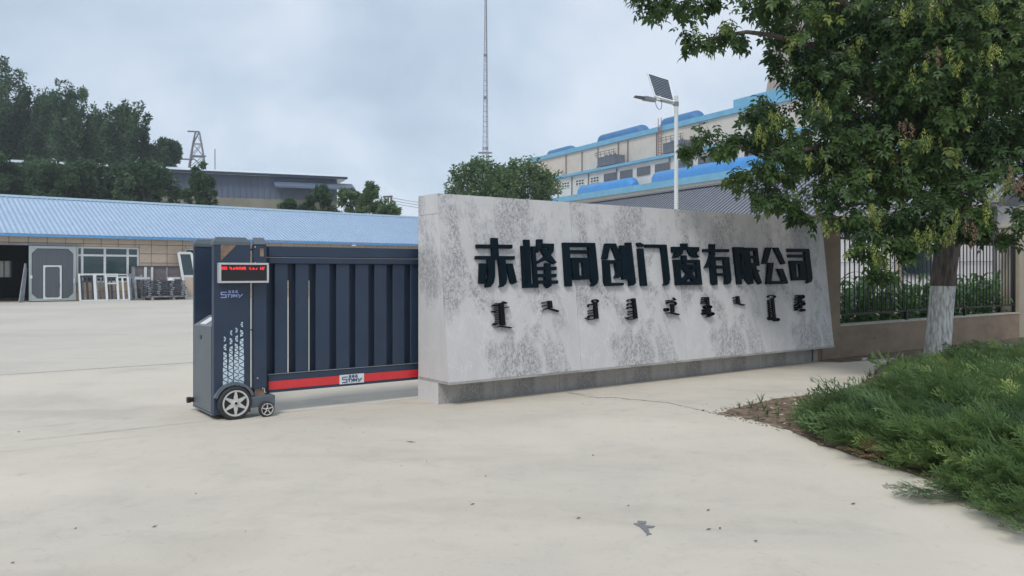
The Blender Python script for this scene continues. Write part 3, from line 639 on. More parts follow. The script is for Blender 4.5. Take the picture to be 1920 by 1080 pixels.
# triangle pattern
b = MB(); Z2 = (340, 590, 5.145)
def pp(x, y): return pt(Z2[0]+x/Z2[2], Z2[1]+y/Z2[2], V0-0.003)
cols = [(402, 446, 210, 1), (455, 500, 150, -1), (508, 553, 125, 1), (556, 605, 68, -1)]
for (x0, x1, ys, sg) in cols:
    y = ys; full = x1-x0; k = 0; d_ = sg; xr = x1 if x0 != 402 else x0+22
    while y < 690:
        gsz = k//3; f = min(1.0, 0.40+0.14*gsz); w_ = full*f; h_ = w_*1.02
        cx = (x0+x1)/2+(full-w_)*0.12*(-1 if x0 == 402 else 1)
        xa, xb = cx-w_/2, cx+w_/2
        if d_ > 0: T_ = [(xa, y), (xa, y+h_), (xb, y+h_/2)]
        else: T_ = [(xb, y), (xb, y+h_), (xa, y+h_/2)]
        T_ = [(a, min(c, 700)) for a, c in T_]
        if T_[0][1] < T_[1][1]-2 and T_[2][1] <= T_[1][1]:
            b = MB(); b.prism([pp(*a) for a in T_], SG(0, 0.003, 0)-SG(0, 0, 0)); b.build('triangle', m_decal, drive)
        y += h_*0.60+5; k += 1; d_ = -d_
        if k % 3 == 0 and gsz < 2: y += 26-8*gsz
VW = V0-0.05
cu = SG.u_at(440, VW); RW = 0.178
wheel(drive, SG(cu, VW, RW), RW, 0.075, 6)
b = MB(); n = 14     # mudguard over the wheel
for i in range(n):
    a0, a1 = R(18+144*i/n), R(18+144*(i+1)/n)
    P = [SG(cu+math.cos(a)*r, V0-0.055, RW+math.sin(a)*r) for (a, r) in ((a0, RW+0.015), (a1, RW+0.015), (a1, RW+0.045), (a0, RW+0.045))]
    b.prism(P, SG(0, 0.055, 0)-SG(0, 0, 0))
b.build('mudguard', m_gate_l, drive)
# added pale bar standing in for bright background seen through the gap
ru = SG.u_at(471.5, V0+0.25)
rod = empty('bright_gap_bar', SG.mat(SG.u_at(472, V0+0.06), V0+0.06, 0), 'added thin pale bar standing in for the bright gap between the drive housing and the gate post', 'rod')
uu = SG.u_at(472.5, V0+0.06)
b = MB(); b.tube([SG(uu, V0+0.06, 0.30), SG(uu, V0+0.06, 1.80)], 0.007, 8); b.build('bar', m_white, rod)
b = MB(); b.box(SG, (uu-0.018, uu+0.018), (V0+0.04, V0+0.08), (0.26, 0.30)); b.box(SG, (uu-0.015, uu+0.015), (V0+0.045, V0+0.075), (0.95, 0.962)); b.box(SG, (uu-0.015, uu+0.015), (V0+0.045, V0+0.075), (1.84, 1.86)); b.build('clamp', m_black, rod)

# ------------------------------------------------------------------ workshop on the left
def rect_sub(r, holes):
    out = [r]
    for (hx0, hx1, hz0, hz1) in holes:
        nx = []
        for (a, b_, c, d_) in out:
            if hx1 <= a or hx0 >= b_ or hz1 <= c or hz0 >= d_: nx.append((a, b_, c, d_)); continue
            if hx0 > a: nx.append((a, hx0, c, d_))
            if hx1 < b_: nx.append((hx1, b_, c, d_))
            aa, bb = max(a, hx0), min(b_, hx1)
            if hz0 > c: nx.append((aa, bb, c, hz0))
            if hz1 < d_: nx.append((aa, bb, hz1, d_))
        out = nx
    return [o for o in out if o[1]-o[0] > 0.03 and o[3]-o[2] > 0.03]
shop = empty('workshop', FB.mat(0, 0, 0), 'long single storey workshop with beige tiled wall and pale blue corrugated roof', 'building')
ub = lambda px, v=0: FB.u_at(px, v)
EV = -0.38
zE = FB.z_at(0, 438, EV); RV = 6.0; zR = FB.z_at(300, 382.5, RV)
WH = 3.62
UA, UB = -9.0, 38.0
dh = FB.z_at(40, 460, 0); wtop = FB.z_at(200, 463, 0); wsill = 1.0
holes = [(UA+1.0, ub(56), -0.1, dh), (ub(143.5), ub(261), wsill, wtop), (ub(347.5), ub(400), wsill, FB.z_at(347, 466, 0))]
b = MB()
for (a, c, z0, z1) in rect_sub((UA, UB, 0, WH), holes): b.box(FB, (a, c), (0.02, 0.25), (z0, z1))
b.build('wall', m_grout, shop)
b = MB(); b.box(FB, (UA, UA+0.25), (0.26, 12), (0, WH)); b.box(FB, (UB-0.25, UB), (0.26, 12), (0, WH))
hb = (ub(-30, 9), ub(20, 9), FB.z_at(10, 520, 9), FB.z_at(10, 489, 9))
for (a, c, z0, z1) in rect_sub((UA, UB, 0, WH), [hb]): b.box(FB, (a, c), (9, 9.2), (z0, z1))
b.box(FB, (UA+0.3, UB-0.3), (0.3, 8.95), (3.4, 3.5)); b.build('inner_wall', m_dark, shop)
b = MB(); b.box(FB, (hb[0], hb[1]), (9.05, 9.1), (hb[2], hb[3]))
m_frost = mat('frosted_sheet', (0.42, 0.42, 0.40), 0.6); N = m_frost.node_tree
tr = N.nodes.new('ShaderNodeBsdfTranslucent'); tr.inputs[0].default_value = (0.75, 0.75, 0.72, 1); N.links.new(tr.outputs[0], N.nodes['Material Output'].inputs[0])
w = b.build('window', m_frost, shop)
b = MB()
for x in np.linspace(hb[0], hb[1], 5): b.box(FB, (x-0.04, x+0.04), (8.97, 9.04), (hb[2], hb[3]))
b.build('glazing_bar', m_white, w)
# tiles
tw = 0.885; u_ = ub(0)-0.49-8*tw; rowsz = [0.0, 0.50, 1.04, 1.58, 2.12, 2.66, 3.17, 3.60]
tcache = {}
while u_ < UB-0.5:
    for z0, z1 in zip(rowsz[:-1], rowsz[1:]):
        for (a, c, q0, q1) in rect_sub((max(u_, UA), u_+tw, z0, z1), holes):
            key = (round(c-a, 3), round(q1-q0, 3))
            if key not in tcache:
                t = MB(); t.box(WF, (0.012, key[0]-0.012), (-0.03, 0.0), (0.012, key[1]-0.012), 0.006)
                me = bpy.data.meshes.new('tile'); me.from_pydata([p[:] for p in t.v], [], t.f); me.materials.append(m_tile); tcache[key] = me
            link('tile', tcache[key], FB.mat(a, 0.018, q0), shop)
    u_ += tw
# roof with standing ribs
b = MB()
b.prism([FB(UA-0.4, EV, zE), FB(UA-0.4, RV, zR), FB(UA-0.4, RV, zR-0.12), FB(UA-0.4, EV, zE-0.12)], FB(UB-UA+0.8, 0, 0)-FB(0, 0, 0))
b.prism([FB(UA-0.4, RV, zR), FB(UA-0.4, 2*RV-EV, zE), FB(UA-0.4, 2*RV-EV, zE-0.12), FB(UA-0.4, RV, zR-0.12)], FB(UB-UA+0.8, 0, 0)-FB(0, 0, 0))
rf = b.build('roof', m_roofblue, shop); b = MB()
sl = (zR-zE)/(RV-EV); x = UA-0.3
while x < UB+0.3:
    P = [FB(x-0.05, EV-0.01, zE+0.001), FB(x-0.022, EV-0.01, zE+0.055), FB(x+0.022, EV-0.01, zE+0.055), FB(x+0.05, EV-0.01, zE+0.001)]
    b.prism(P, FB(0, RV-EV-0.1, 0)-FB(0, 0, 0)+Vector((0, 0, sl*(RV-EV-0.1))))
    x += 0.26
b.build('roof_rib', mat('blue_sheet_rib', (0.27, 0.38, 0.53), 0.45), rf)
b = MB(); b.box(FB, (UA-0.42, UB+0.42), (EV-0.05, EV-0.015), (zE-0.10, zE+0.01)); b.build('eaves_flashing', m_blue_edge, rf)
b = MB(); b.prism([FB(UA-0.42, RV-0.28, zR-0.06), FB(UA-0.42, RV, zR+0.09), FB(UA-0.42, RV+0.28, zR-0.06)], FB(UB-UA+0.84, 0, 0)-FB(0, 0, 0)); b.build('ridge_cap', m_ridge, rf)
b = MB()
for (a, c) in ((UA+0.1, UB-0.1),): b.box(FB, (a, c), (EV+0.02, 0.0), (WH+0.0, WH+0.02))
b.build('soffit', m_tile, shop)
lx = ub(662, -0.3); b = MB(); b.box(FB, (lx-0.15, lx+0.15), (-0.45, -0.05), (3.36, 3.46), 0.02); b.build('flood_lamp', m_white, shop)
# big window
def win(par, Fq, u0, u1, z0, z1, v, bars_u=(), bars_z=(), fw=0.07, gm=m_glass, fm=m_white, dep=0.06, name='window'):
    g_ = MB(); g_.box(Fq, (u0, u1), (v+dep*0.45, v+dep*0.6), (z0, z1)); w_ = g_.build(name, gm, par)
    f_ = MB(); f_.box(Fq, (u0, u1), (v, v+dep), (z1-fw, z1)); f_.box(Fq, (u0, u1), (v, v+dep), (z0, z0+fw))
    f_.box(Fq, (u0, u0+fw), (v+0.001, v+dep-0.001), (z0+fw, z1-fw)); f_.box(Fq, (u1-fw, u1), (v+0.001, v+dep-0.001), (z0+fw, z1-fw))
    f_.build('frame', fm, w_)
    m_ = MB()
    for x in bars_u: m_.box(Fq, (x-fw*0.6, x+fw*0.6), (v+0.002, v+dep-0.002), (z0+fw, z1-fw))
    for z_ in bars_z: m_.box(Fq, (u0+fw, u1-fw), (v+0.003, v+dep-0.003), (z_-fw*0.55, z_+fw*0.55))
    if bars_u or bars_z: m_.build('glazing_bar', fm, w_)
    return w_
zt2 = FB.z_at(200, 479, 0)
m_tint = bpy.data.materials.new('tinted_glass'); m_tint.use_nodes = True; pb = m_tint.node_tree.nodes['Principled BSDF']
pb.inputs['Base Color'].default_value = (0.02, 0.05, 0.05, 1); pb.inputs['Roughness'].default_value = 0.06; pb.inputs['Specular IOR Level'].default_value = 0.9
w = win(shop, FB, ub(143.5), ub(261), wsill, wtop, 0.05, [ub(154.5), ub(197), ub(240)], [zt2], 0.10, m_tint, m_white)
win(shop, FB, ub(347.5), ub(400), wsill, FB.z_at(347, 466, 0), 0.05, [ub(372)], [zt2], 0.08, m_tint, m_white)
# pale cupboards just inside the big window, seen through it as a reflection-like shape
# sliding door
def zf(px, py, v): return FB.z_at(px, py, v)
DVV = -0.16
door = empty('sliding_door', FB.mat(ub(54, DVV), DVV, 0), 'large grey sliding workshop door with small wicket door in pale frame', 'door')
u0, u1, z0, z1 = ub(54, DVV), ub(142.5, DVV), 0.05, zf(98, 461.5, DVV)
b = MB(); b.box(FB, (u0+0.05, u1-0.05), (DVV+0.02, DVV+0.07), (z0+0.05, z1-0.05)); pn = b.build('panel', m_doorgrey, door)
def oct_frame(u0, u1, z0, z1, v, w, ch_, mb):
    mb.box(FB, (u0, u1), (v, v+0.03), (z0, z0+w)); mb.box(FB, (u0, u1), (v, v+0.03), (z1-w, z1))
    mb.box(FB, (u0, u0+w), (v+0.001, v+0.029), (z0+w, z1-w)); mb.box(FB, (u1-w, u1), (v+0.001, v+0.029), (z0+w, z1-w))
    for (uu, su) in ((u0+w, 1), (u1-w, -1)):
        for (zz, s_) in ((z0+w, 1), (z1-w, -1)):
            mb.prism([FB(uu, v+0.004, zz), FB(uu+su*ch_, v+0.004, zz), FB(uu, v+0.004, zz+s_*ch_)], FB(0, 0.02, 0)-FB(0, 0, 0))
b = MB(); oct_frame(u0, u1, z0, z1, DVV-0.012, 0.13, 0.26, b); b.build('frame', m_dooredge, door)
b = MB(); a0, a1 = ub(81, DVV), ub(115.5, DVV); c0, c1 = zf(98, 561, DVV), zf(98, 497.5, DVV)
b.box(FB, (a0+0.03, a1-0.03), (DVV-0.002, DVV+0.018), (c0+0.03, c1-0.03)); wk = b.build('wicket_door', m_doorgrey, door)
b = MB(); oct_frame(a0, a1, c0, c1, DVV-0.03, 0.085, 0.07, b); b.build('wicket_frame', m_white, wk)
b = MB(); b.box(FB, (a1-0.13, a1-0.10), (DVV-0.05, DVV-0.031), (c0+0.65, c0+0.85)); b.build('handle', m_black, wk)
b = MB(); b.box(FB, (u0+0.04, u0+0.16), (DVV-0.03, DVV-0.013), (1.25, 1.42)); b.box(FB, (u1-0.12, u1-0.07), (DVV-0.05, DVV-0.013), (1.0, 1.25)); b.build('latch', m_white, door)
b = MB(); b.box(FB, (UA, u1+0.3), (-0.10, -0.02), (dh+0.02, dh+0.10)); b.build('door_track', m_steel, shop)
# leaning stock frames
GR = 'aluminium frames leaning against the workshop'
def stock(px0, px1, pyt, pyb, v, m, label, bars=(), hb_=(), t=0.05, lean=0.35, cat='window frame', nm='aluminium_frame'):
    a, c = ub(px0, v), ub(px1, v); zt_ = zf(px0, pyt, v)
    r_ = empty(nm, FB.mat(a, v, 0), label, cat, GR)
    def sl_(z): return v+lean*z/zt_
    def member(uA, zA, uB, zB, name):
        q = MB(); dirv = (FB(uB, sl_(zB), zB)-FB(uA, sl_(zA), zA)).normalized()
        side = (FB(0, 1, 0)-FB(0, 0, 0)); nn = dirv.cross(side).normalized()*t
        q.prism([FB(uA, sl_(zA), zA)-nn, FB(uA, sl_(zA), zA)+nn, FB(uB, sl_(zB), zB)+nn, FB(uB, sl_(zB), zB)-nn], side*0.05); return q.build(name, m, r_)
    member(a, 0.03, a, zt_, 'stile'); member(c, 0.03, c, zt_, 'stile'); member(a-t, 0.05, c+t, 0.05, 'rail'); member(a-t, zt_, c+t, zt_, 'rail')
    for x in bars: xx = a+(c-a)*x; member(xx, 0.05, xx, zt_, 'mullion')
    for z_ in hb_: member(a, zt_*z_, c, zt_*z_, 'crossbar')
stock(151, 179, 514.5, 566, -1.1, m_white, 'white leaning frame, leftmost of the row, next to the grey sliding door', (), (), 0.045)
stock(180.5, 201, 514.5, 566.5, -1.15, m_white, 'white leaning frame, second from the grey sliding door', (), (), 0.05)
stock(202, 223, 514.5, 566, -1.12, m_white, 'white leaning frame with two crossbars near its top', (), (0.66, 0.93), 0.04)
stock(222, 243, 520, 565.5, -1.1, m_white, 'short white leaning frame at the right end of the row', (0.5,), (), 0.045)
stock(155, 176, 519, 564, -0.75, m_alu_d, 'charcoal leaning frame seen through the leftmost white frame', (0.5,), (0.8,), 0.05)
stock(184, 200, 521, 563, -0.75, m_alu_l, 'grey leaning frame seen through the second white frame', (0.5,), (), 0.035)
stock(205, 221, 522, 563, -0.75, m_alu_d, 'charcoal leaning frame seen through the white frame with two crossbars', (0.4,), (), 0.05)
stock(246, 268, 515, 564, -0.8, m_alu_l, 'grey leaning frame beside the loaded trolley', (0.45,), (0.9,), 0.06)
stock(150, 271, 515, 560, -0.5, m_white, 'very wide white frame spanning behind the row', (0.25, 0.75), (), 0.035, 0.25)
v = -0.45; a, c = ub(248, v), ub(345, v); z1 = zf(296, 499.5, v)
pk = empty('frame_pack', FB.mat(a, v, 0), 'brownish pack of long frames standing on edge behind the trolley', 'frame pack')
b = MB(); b.box(FB, (a, c), (v, v+0.3), (0.2, z1-0.04)); b.build('sheet', m_maroon, pk)
for k, (x0, x1, m) in enumerate(((0, .05, m_alu_l), (.22, .27, m_white), (.35, .39, m_white), (.64, .67, m_alu_l), (.92, .97, m_alu_l))):
    b = MB(); b.box(FB, (a+(c-a)*x0, a+(c-a)*x1), (v-0.05, v-0.003), (0.15, z1-0.03)); b.build('stile', m, pk)
b = MB(); b.box(FB, (a, c), (v-0.06, v+0.31), (z1-0.035, z1+0.03)); b.build('rail', m_alu_d, pk)
b = MB(); b.box(FB, (a+(c-a)*.04, a+(c-a)*.33), (v-0.08, v-0.055), (z1-0.75, z1-0.62)); b.box(FB, (a+(c-a)*.66, a+(c-a)*.92), (v-0.08, v-0.055), (z1-0.75, z1-0.62)); b.build('rail', m_white, pk)
# trolley with profiles
v = -1.5; a, c = ub(271, v), ub(349, v); zt_ = zf(300, 525, v)
tr_ = empty('loaded_trolley', FB.mat(a, v, 0), 'trolley stacked with dark metal profiles in front of the workshop', 'trolley')
b = MB(); b.box(FB, (a+0.1, c-0.1), (v, v+0.7), (0.16, 0.24)); b.build('deck', m_steel, tr_)
for x in (a+0.45, a+0.62*(c-a)+0.2):
    for y in (v+0.08, v+0.62):
        b = MB(); b.lathe(FB(x, y-0.03, 0.085), FB(0, 1, 0)-FB(0, 0, 0), [(0.0001, 0), (0.08, 0), (0.085, 0.03), (0.08, 0.06), (0.0001, 0.06)], 14); b.build('wheel', m_coping, tr_)
lay = 9
for k in range(lay):
    zz0 = 0.25+k*(zt_-0.25)/lay; zz1 = zz0+(zt_-0.25)/lay-0.03; s0 = random.uniform(-0.10, 0.10)
    b = MB(); b.box(FB, (a+s0, c+s0), (v+random.uniform(-.03, .03), v+0.66), (zz0, zz1)); b.build('profile_layer', m_alu_d, tr_)
    for x in (0.06, 0.30, 0.62, 0.88):
        b = MB(); xx = a+(c-a)*x+random.uniform(-.06, .06); b.box(FB, (xx, xx+0.16), (v-0.06, v-0.032), (zz0+0.02, zz0+0.075)); b.build('packing_strip', m_alu_l, tr_)
b = MB(); xx = ub(324, v); b.lathe(FB(xx, v+0.3, zt_-0.03), (0, 0, 1), [(0.2, 0), (0.18, 0.08), (0.08, 0.13), (0.0001, 0.14)], 12); o = b.build('white_bag', m_whitelit); tag(o, 'small white bag lying on top of the stacked profiles', 'bag')
# leaning white door
v = -0.9; a, c = ub(350, v), ub(374, v); z1 = zf(345, 474, v)
ld = empty('leaning_door', FB.mat(a, v, 0), 'white glazed door leaning beside the gate drive housing', 'door')
sh = -0.30
def lp(u, z): return FB(u+sh*z/z1, v+0.5*z/z1, z)
for (p0, p1, nm) in (((a, 0.02), (a, z1), 'stile'), ((c, 0.02), (c, z1), 'stile'), ((a, 0.07), (c, 0.07), 'rail'), ((a, z1), (c, z1), 'rail'), ((a, 1.35), (c, 1.35), 'rail')):
    b = MB(); P, Q = lp(*p0), lp(*p1); dd = (Q-P).normalized(); nn = dd.cross(FB(0, 1, 0)-FB(0, 0, 0)).normalized()*0.07
    b.prism([P-nn, P+nn, Q+nn, Q-nn], FB(0, 0.05, 0)-FB(0, 0, 0)); b.build(nm, m_white, ld)
b = MB(); b.prism([lp(a, 1.4)+Vector((0, 0.02, 0)), lp(c, 1.4)+Vector((0, 0.02, 0)), lp(c, z1)+Vector((0, 0.02, 0)), lp(a, z1)+Vector((0, 0.02, 0))], FB(0, 0.01, 0)-FB(0, 0, 0)); b.build('pane', m_glass, ld)
b = MB(); b.prism([lp(a, .1)+Vector((0, 0.02, 0)), lp(c, .1)+Vector((0, 0.02, 0)), lp(c, 1.3)+Vector((0, 0.02, 0)), lp(a, 1.3)+Vector((0, 0.02, 0))], FB(0, 0.02, 0)-FB(0, 0, 0)); b.build('lower_panel', m_tile, ld)
# planks leaning in the doorway
for k, (p0, p1, y0) in enumerate(((36, 49.5, 494), (38.5, 50.5, 497), (43, 51.5, 503))):
    v = -0.5+k*0.1
    P = FB(ub(p0, v), v, 0.0); Q = FB(ub(p1, v), v+0.3, zf(p1, y0, v))
    b = MB(); b.tube([P, Q], 0.045, 4); o = b.build('leaning_plank', m_alu_l)
    tag(o, ['long leaning grey lath, outermost in the open doorway', 'middle leaning grey lath in the open doorway', 'innermost and steepest leaning grey lath by the sliding door'][k], 'lath', 'laths leaning in the doorway')

# ------------------------------------------------------------------ far slate shed
a68 = R(68)
p = at(632, 333, 110); FS = Frame(p.x, p.y, math.sin(a68), math.cos(a68))
shed = empty('warehouse_shed', FS.mat(0, 0, 0), 'big slate blue metal shed with pale roof edge behind the workshop', 'building')
zs = p.z
b = MB(); b.box(FS, (-90, 0), (0, 25), (6.0+zs*0.0+ (CH+(HOR-377)/FPX*110)-6.0, zs-0.3))
b.build('wall', m_shed, shed)
zm = CH+(HOR-377)/FPX*110
b = MB(); b.box(FS, (-90, -0.02), (-0.03, 24.9), (0, zm-0.01)); b.build('lower_wall', m_shedb, shed)
b = MB(); x = -60.0
while x < -0.1: b.box(FS, (x, x+0.12), (-0.10, -0.002), (zm, zs-0.32)); x += 0.75
b.build('sheet_rib', m_shed, shed)
b = MB(); b.prism([FS(-92, -1.0, zs-0.25), FS(-92, -1.0, zs+0.05), FS(-92, 12, zs+1.9), FS(-92, 26, zs+0.05), FS(-92, 26, zs-0.25)], FS(93.2, 0, 0)-FS(0, 0, 0)); b.build('roof', m_shedroof, shed)
b = MB(); b.box(FS, (-92, 1.25), (-1.06, -1.004), (zs-0.28, zs+0.02)); b.build('gutter', m_gate_d, shed)
ca, cb = FS.u_at(515, -2), 2.0
zc = FS.z_at(515, 344, -1.5)
b = MB(); b.prism([FS(ca, -0.12, zc+0.5), FS(ca, -2.6, zc-0.35), FS(ca, -2.6, zc-0.6), FS(ca, -0.12, zc+0.3)], FS(cb-ca, 0, 0)-FS(0, 0, 0)); b.build('canopy', m_shed, shed)
b = MB(); P = at(403, 318, 112); b.tube([(P.x, P.y, 8), (P.x, P.y, P.z+2.9)], 0.07, 5); tag(b.build('antenna_rod', m_mast), 'thin lightning rod standing above the slate blue shed roof', 'antenna')

# ------------------------------------------------------------------ pylon, masts
def lattice(name, label, cat, px, D, ytop, wb, wtp, bays, r0, zbase=0, legs=4, z_w0=None, mt=m_mast, taper=None):
    x = (px-960)/FPX*D; H = CH+(HOR-ytop)/FPX*D
    root = empty(name, Vector((x, D, 0)), label, cat)
    def corner(k, z):
        w_ = taper(z/H) if taper else wb+(wtp-wb)*z/H
        a = 2*math.pi*k/legs+math.pi/legs+0.3; rr = w_/2/math.cos(math.pi/legs) if legs == 4 else w_/1.73
        return Vector((x+rr*math.cos(a), D+rr*math.sin(a), z))
    zs_ = [H*i/bays for i in range(bays+1)]
    for k in range(legs):
        b = MB(); b.tube([corner(k, z) for z in zs_], r0, 5); b.build('leg', mt, root)
    b = MB()
    for i in range(bays):
        for k in range(legs):
            k2 = (k+1) % legs
            b.tube([corner(k, zs_[i]), corner(k2, zs_[i+1])] if i % 2 else [corner(k2, zs_[i]), corner(k, zs_[i+1])], r0*0.55, 3, False)
            if legs == 4: b.tube([corner(k2, zs_[i]), corner(k, zs_[i+1])] if i % 2 else [corner(k, zs_[i]), corner(k2, zs_[i+1])], r0*0.55, 3, False)
            b.tube([corner(k, zs_[i+1]), corner(k2, zs_[i+1])], r0*0.6, 3, False)
    b.build('bracing', mt, root); return root, x, H
py_, x, H = lattice('transmission_pylon', 'dark lattice power pylon rising behind the shed roof', 'pylon', 370, 150, 247, 7.0, 0.8, 12, 0.13, taper=lambda t: 7.5*(1-t)**0.9+0.7)
for (px0, px1, yy) in ((352, 372, 246), (340, 362, 298), (356, 386, 292)):
    b = MB(); b.tube([at(px0, yy, 150), at(px1, yy+1, 150)], 0.16, 4); b.build('cross_arm', m_mast, py_)
ms, x, H = lattice('radio_mast', 'very tall thin lattice radio mast rising above the round green trees', 'mast', 911, 150, -70, 1.3, 0.1, 62, 0.055, legs=3, taper=lambda t: 1.35*(1-t)**0.85+0.12)
for yy in (286.5, 303):
    b = MB(); b.tube([at(897, yy, 149.2), at(922.5, yy, 149.2)], 0.18, 5); b.build('cross_arm', m_mast, ms)
for yy in (104, 184, 279):
    b = MB()
    for dx in (-4, 0, 4): b.tube([at(910+dx*(0.5 if yy < 200 else 1), yy-3, 149.3), at(910+dx*(0.5 if yy < 200 else 1), yy+2, 149.3)], 0.12, 5)
    b.build('antenna', m_mast, ms)

# ------------------------------------------------------------------ power pole right of the shed
up = empty('utility_pole', Vector((at(731, 400, 80).x, 80, 0)), 'twin post utility pole among bushes beyond the workshop roof', 'utility pole')
for px in (728, 733.5):
    b = MB(); P = at(px, 368, 80); b.tube([(P.x, 80, 0), (P.x, 80, P.z)], 0.11, 6); b.build('post', m_pipe, up)
b = MB(); b.tube([at(718, 369, 80), at(736, 368, 80)], 0.10, 4); b.build('crossbar', m_pipe, up)
b = MB(); b.tube([at(733, 375, 80), at(741, 380, 80)], 0.12, 4); b.build('insulator', m_pipe, up)
for k, yy in enumerate((371, 376, 381)):
    b = MB(); P = at(734, yy, 80); Q = at(1010, yy+16, 120); pts = [P.lerp(Q, t/10)-Vector((0, 0, 1.4*4*(t/10)*(1-t/10)*0.5)) for t in range(11)]
    b.tube(pts, 0.022, 4); tag(b.build('power_line', m_pipe), ['topmost of the three wires leaving the utility pole', 'middle of the three wires leaving the utility pole', 'lowest of the three wires leaving the utility pole'][k], 'wire', 'wires from the utility pole')

# ------------------------------------------------------------------ factory with blue trim
fac = empty('factory', FF.mat(0, 0, 0), 'huge stepped beige factory with blue parapets and blue roof ducts', 'building')
VU, VM, VL = 5.0, 0.0, -4.0
UEND = 92.0
zU = FF.z_at(1360, 207, VU); uU = FF.u_at(992.5, VU)
zM = FF.z_at(1200, 299.5, VM-0.3); uM = FF.u_at(1044, VM)
zL = FF.z_at(1200, 347, VL); uL_ = FF.u_at(1052, VL)-14
def tier(u0, v0, v1, zlo, zhi, seams, m, nm='wall_panel'):
    b = MB(); b.box(FF, (u0, UEND), (v0+0.12, v1), (zlo, zhi)); b.build('wall', m_pipe, fac)
    ss = [u0]+[FF.u_at(s_, v0) for s_ in seams]+[UEND]
    ss = [s_ for s_ in ss if u0 <= s_ <= UEND]
    for a, c in zip(ss[:-1], ss[1:]):
        b = MB(); b.box(FF, (a+0.05, c-0.05), (v0, v0+0.118), (zlo+0.02, zhi-0.02)); b.build(nm, m, fac)
tier(uU, VU, VU+30, zM-1, zU-0.72, [1027, 1061, 1091, 1121, 1159, 1177, 1231, 1311, 1400, 1500], m_beige)
tier(uM, VM, VU-0.1, zL-1.5, zM-0.38, [1072, 1103, 1156, 1255, 1340, 1430, 1540], m_factwhite)
tier(uL_, VL, VM-0.1, 0, zL-0.82, [1130, 1220, 1320, 1430, 1560], m_beige)
for (u0, v0, v1, z0, z1) in ((uU-0.4, VU-0.3, VU+30.3, zU-0.78, zU), (uM-0.3, VM-0.5, VU-0.05, zM-0.42, zM), (uL_-0.3, VL-0.5, VM-0.02, zL-0.9, zL)):
    b = MB(); b.box(FF, (u0, UEND+0.3), (v0, v1), (z0, z1)); b.build('parapet', m_factblue, fac)
for px, vv, za, zb_ in ((1231, VU, zM, zU-0.9), (1159, VU, zM, zU-1), (1177, VU, zM, zU-1), (1121, VU, zM, zU-1), (1091, VU, zM, zU-1), (1061, VU, zM, zU-1), (1311, VU, zM, zU-1),
                       (1046, VM, zL, zM-0.6), (1072, VM, zL, zM-0.6), (1103, VM, zL, zM-0.6), (1156, VM, zL, zM-0.6), (1255, VM, zL, zM-0.6), (1340, VM, zL, zM-0.6)):
    b = MB(); b.tube([FF(FF.u_at(px, vv-0.15), vv-0.15, za), FF(FF.u_at(px, vv-0.15), vv-0.15, zb_)], 0.10, 6); b.build('downpipe', m_pipe, fac)
zw1, zw0 = FF.z_at(1056, 342, VM), FF.z_at(1056, 353, VM)
for (a, c) in ((1054, 1068.5), (1080, 1096), (1107.5, 1124)):
    ua, uc = FF.u_at(a, VM), FF.u_at(c, VM)
    win(fac, FF, ua, uc, zw0, zw1, VM-0.10, [ua+(uc-ua)/3, ua+2*(uc-ua)/3], [(zw0+zw1)/2], 0.13, m_glass, m_factwhite, 0.09)
zv1, zv0 = FF.z_at(1170, 321, VM), FF.z_at(1170, 333.5, VM)
for (a, c) in ((1134, 1154.5), (1164, 1185.5), (1196, 1219), (1230, 1254), (1272, 1299), (1311, 1338.5), (1352, 1382), (1398, 1430), (1448, 1484)):
    ua, uc = FF.u_at(a, VM), FF.u_at(c, VM)
    b = MB(); b.box(FF, (ua, uc), (VM-0.05, VM-0.01), (zv0, zv1)); w_ = b.build('louvre_window', m_louvre, fac)
    b = MB()
    for k in range(7): zz = zv0+(zv1-zv0)*(k+0.3)/7; b.box(FF, (ua+0.08, uc-0.08), (VM-0.11, VM-0.055), (zz, zz+0.07))
    b.build('louvre_blade', m_steel, w_)
    b = MB(); f_ = 0.09
    b.box(FF, (ua-f_, uc+f_), (VM-0.14, VM-0.012), (zv1, zv1+f_)); b.box(FF, (ua-f_, uc+f_), (VM-0.14, VM-0.012), (zv0-f_, zv0)); b.box(FF, (ua-f_, ua), (VM-0.138, VM-0.012), (zv0, zv1)); b.box(FF, (uc, uc+f_), (VM-0.138, VM-0.012), (zv0, zv1))
    b.build('frame', m_pipe, w_)
def duct(a, c, v, z0, h, w_, m, label):
    ua, uc = FF.u_at(a, v), FF.u_at(c, v); b = MB(); n = 10; P = []
    for (uu, s_) in ((ua, 0.88), (ua+0.35, 1.0), (uc-0.9, 1.0), (uc, 0.55)):
        for k in range(n+1):
            t = math.pi*k/n; P.append(FF(uu, v-math.cos(t)*w_*s_, z0+math.sin(t)**0.6*h*s_ if 0 < k < n else z0))
    Fs = [(r_*(n+1)+k, r_*(n+1)+k+1, (r_+1)*(n+1)+k+1, (r_+1)*(n+1)+k) for r_ in range(3) for k in range(n)]
    b.add(P, Fs, True); b.add(P[:n+1], [tuple(range(n+1))]); b.add(P[-n-1:], [tuple(range(n, -1, -1))]); o = b.build('roof_duct', m, fac); o['label'] = label; return o
duct(1093, 1192, VL+1.6, zL, FF.z_at(1100, 349, VL+1.6)-zL+0.15, 1.3, m_ductblue, 'rounded blue duct on the low roof')
duct(1233, 1520, VL+1.6, zL, FF.z_at(1240, 322, VL+1.6)-zL+0.05, 1.3, m_ductblue, 'long rounded blue duct on the low roof')

for (a, c, h_) in ((1036, 1076, 1.5), (1131, 1212, 1.9), (1250, 1316, 1.9)):
    duct(a, c, VU+3, zU, h_, 1.5, m_ventblue, 'blue ridge ventilator on the upper roof')
b = MB(); b.box(FF, (FF.u_at(1370, VU), UEND), (VU+0.5, VU+20), (zU+0.003, zU+1.3)); b.build('raised_parapet', m_factblue, fac)
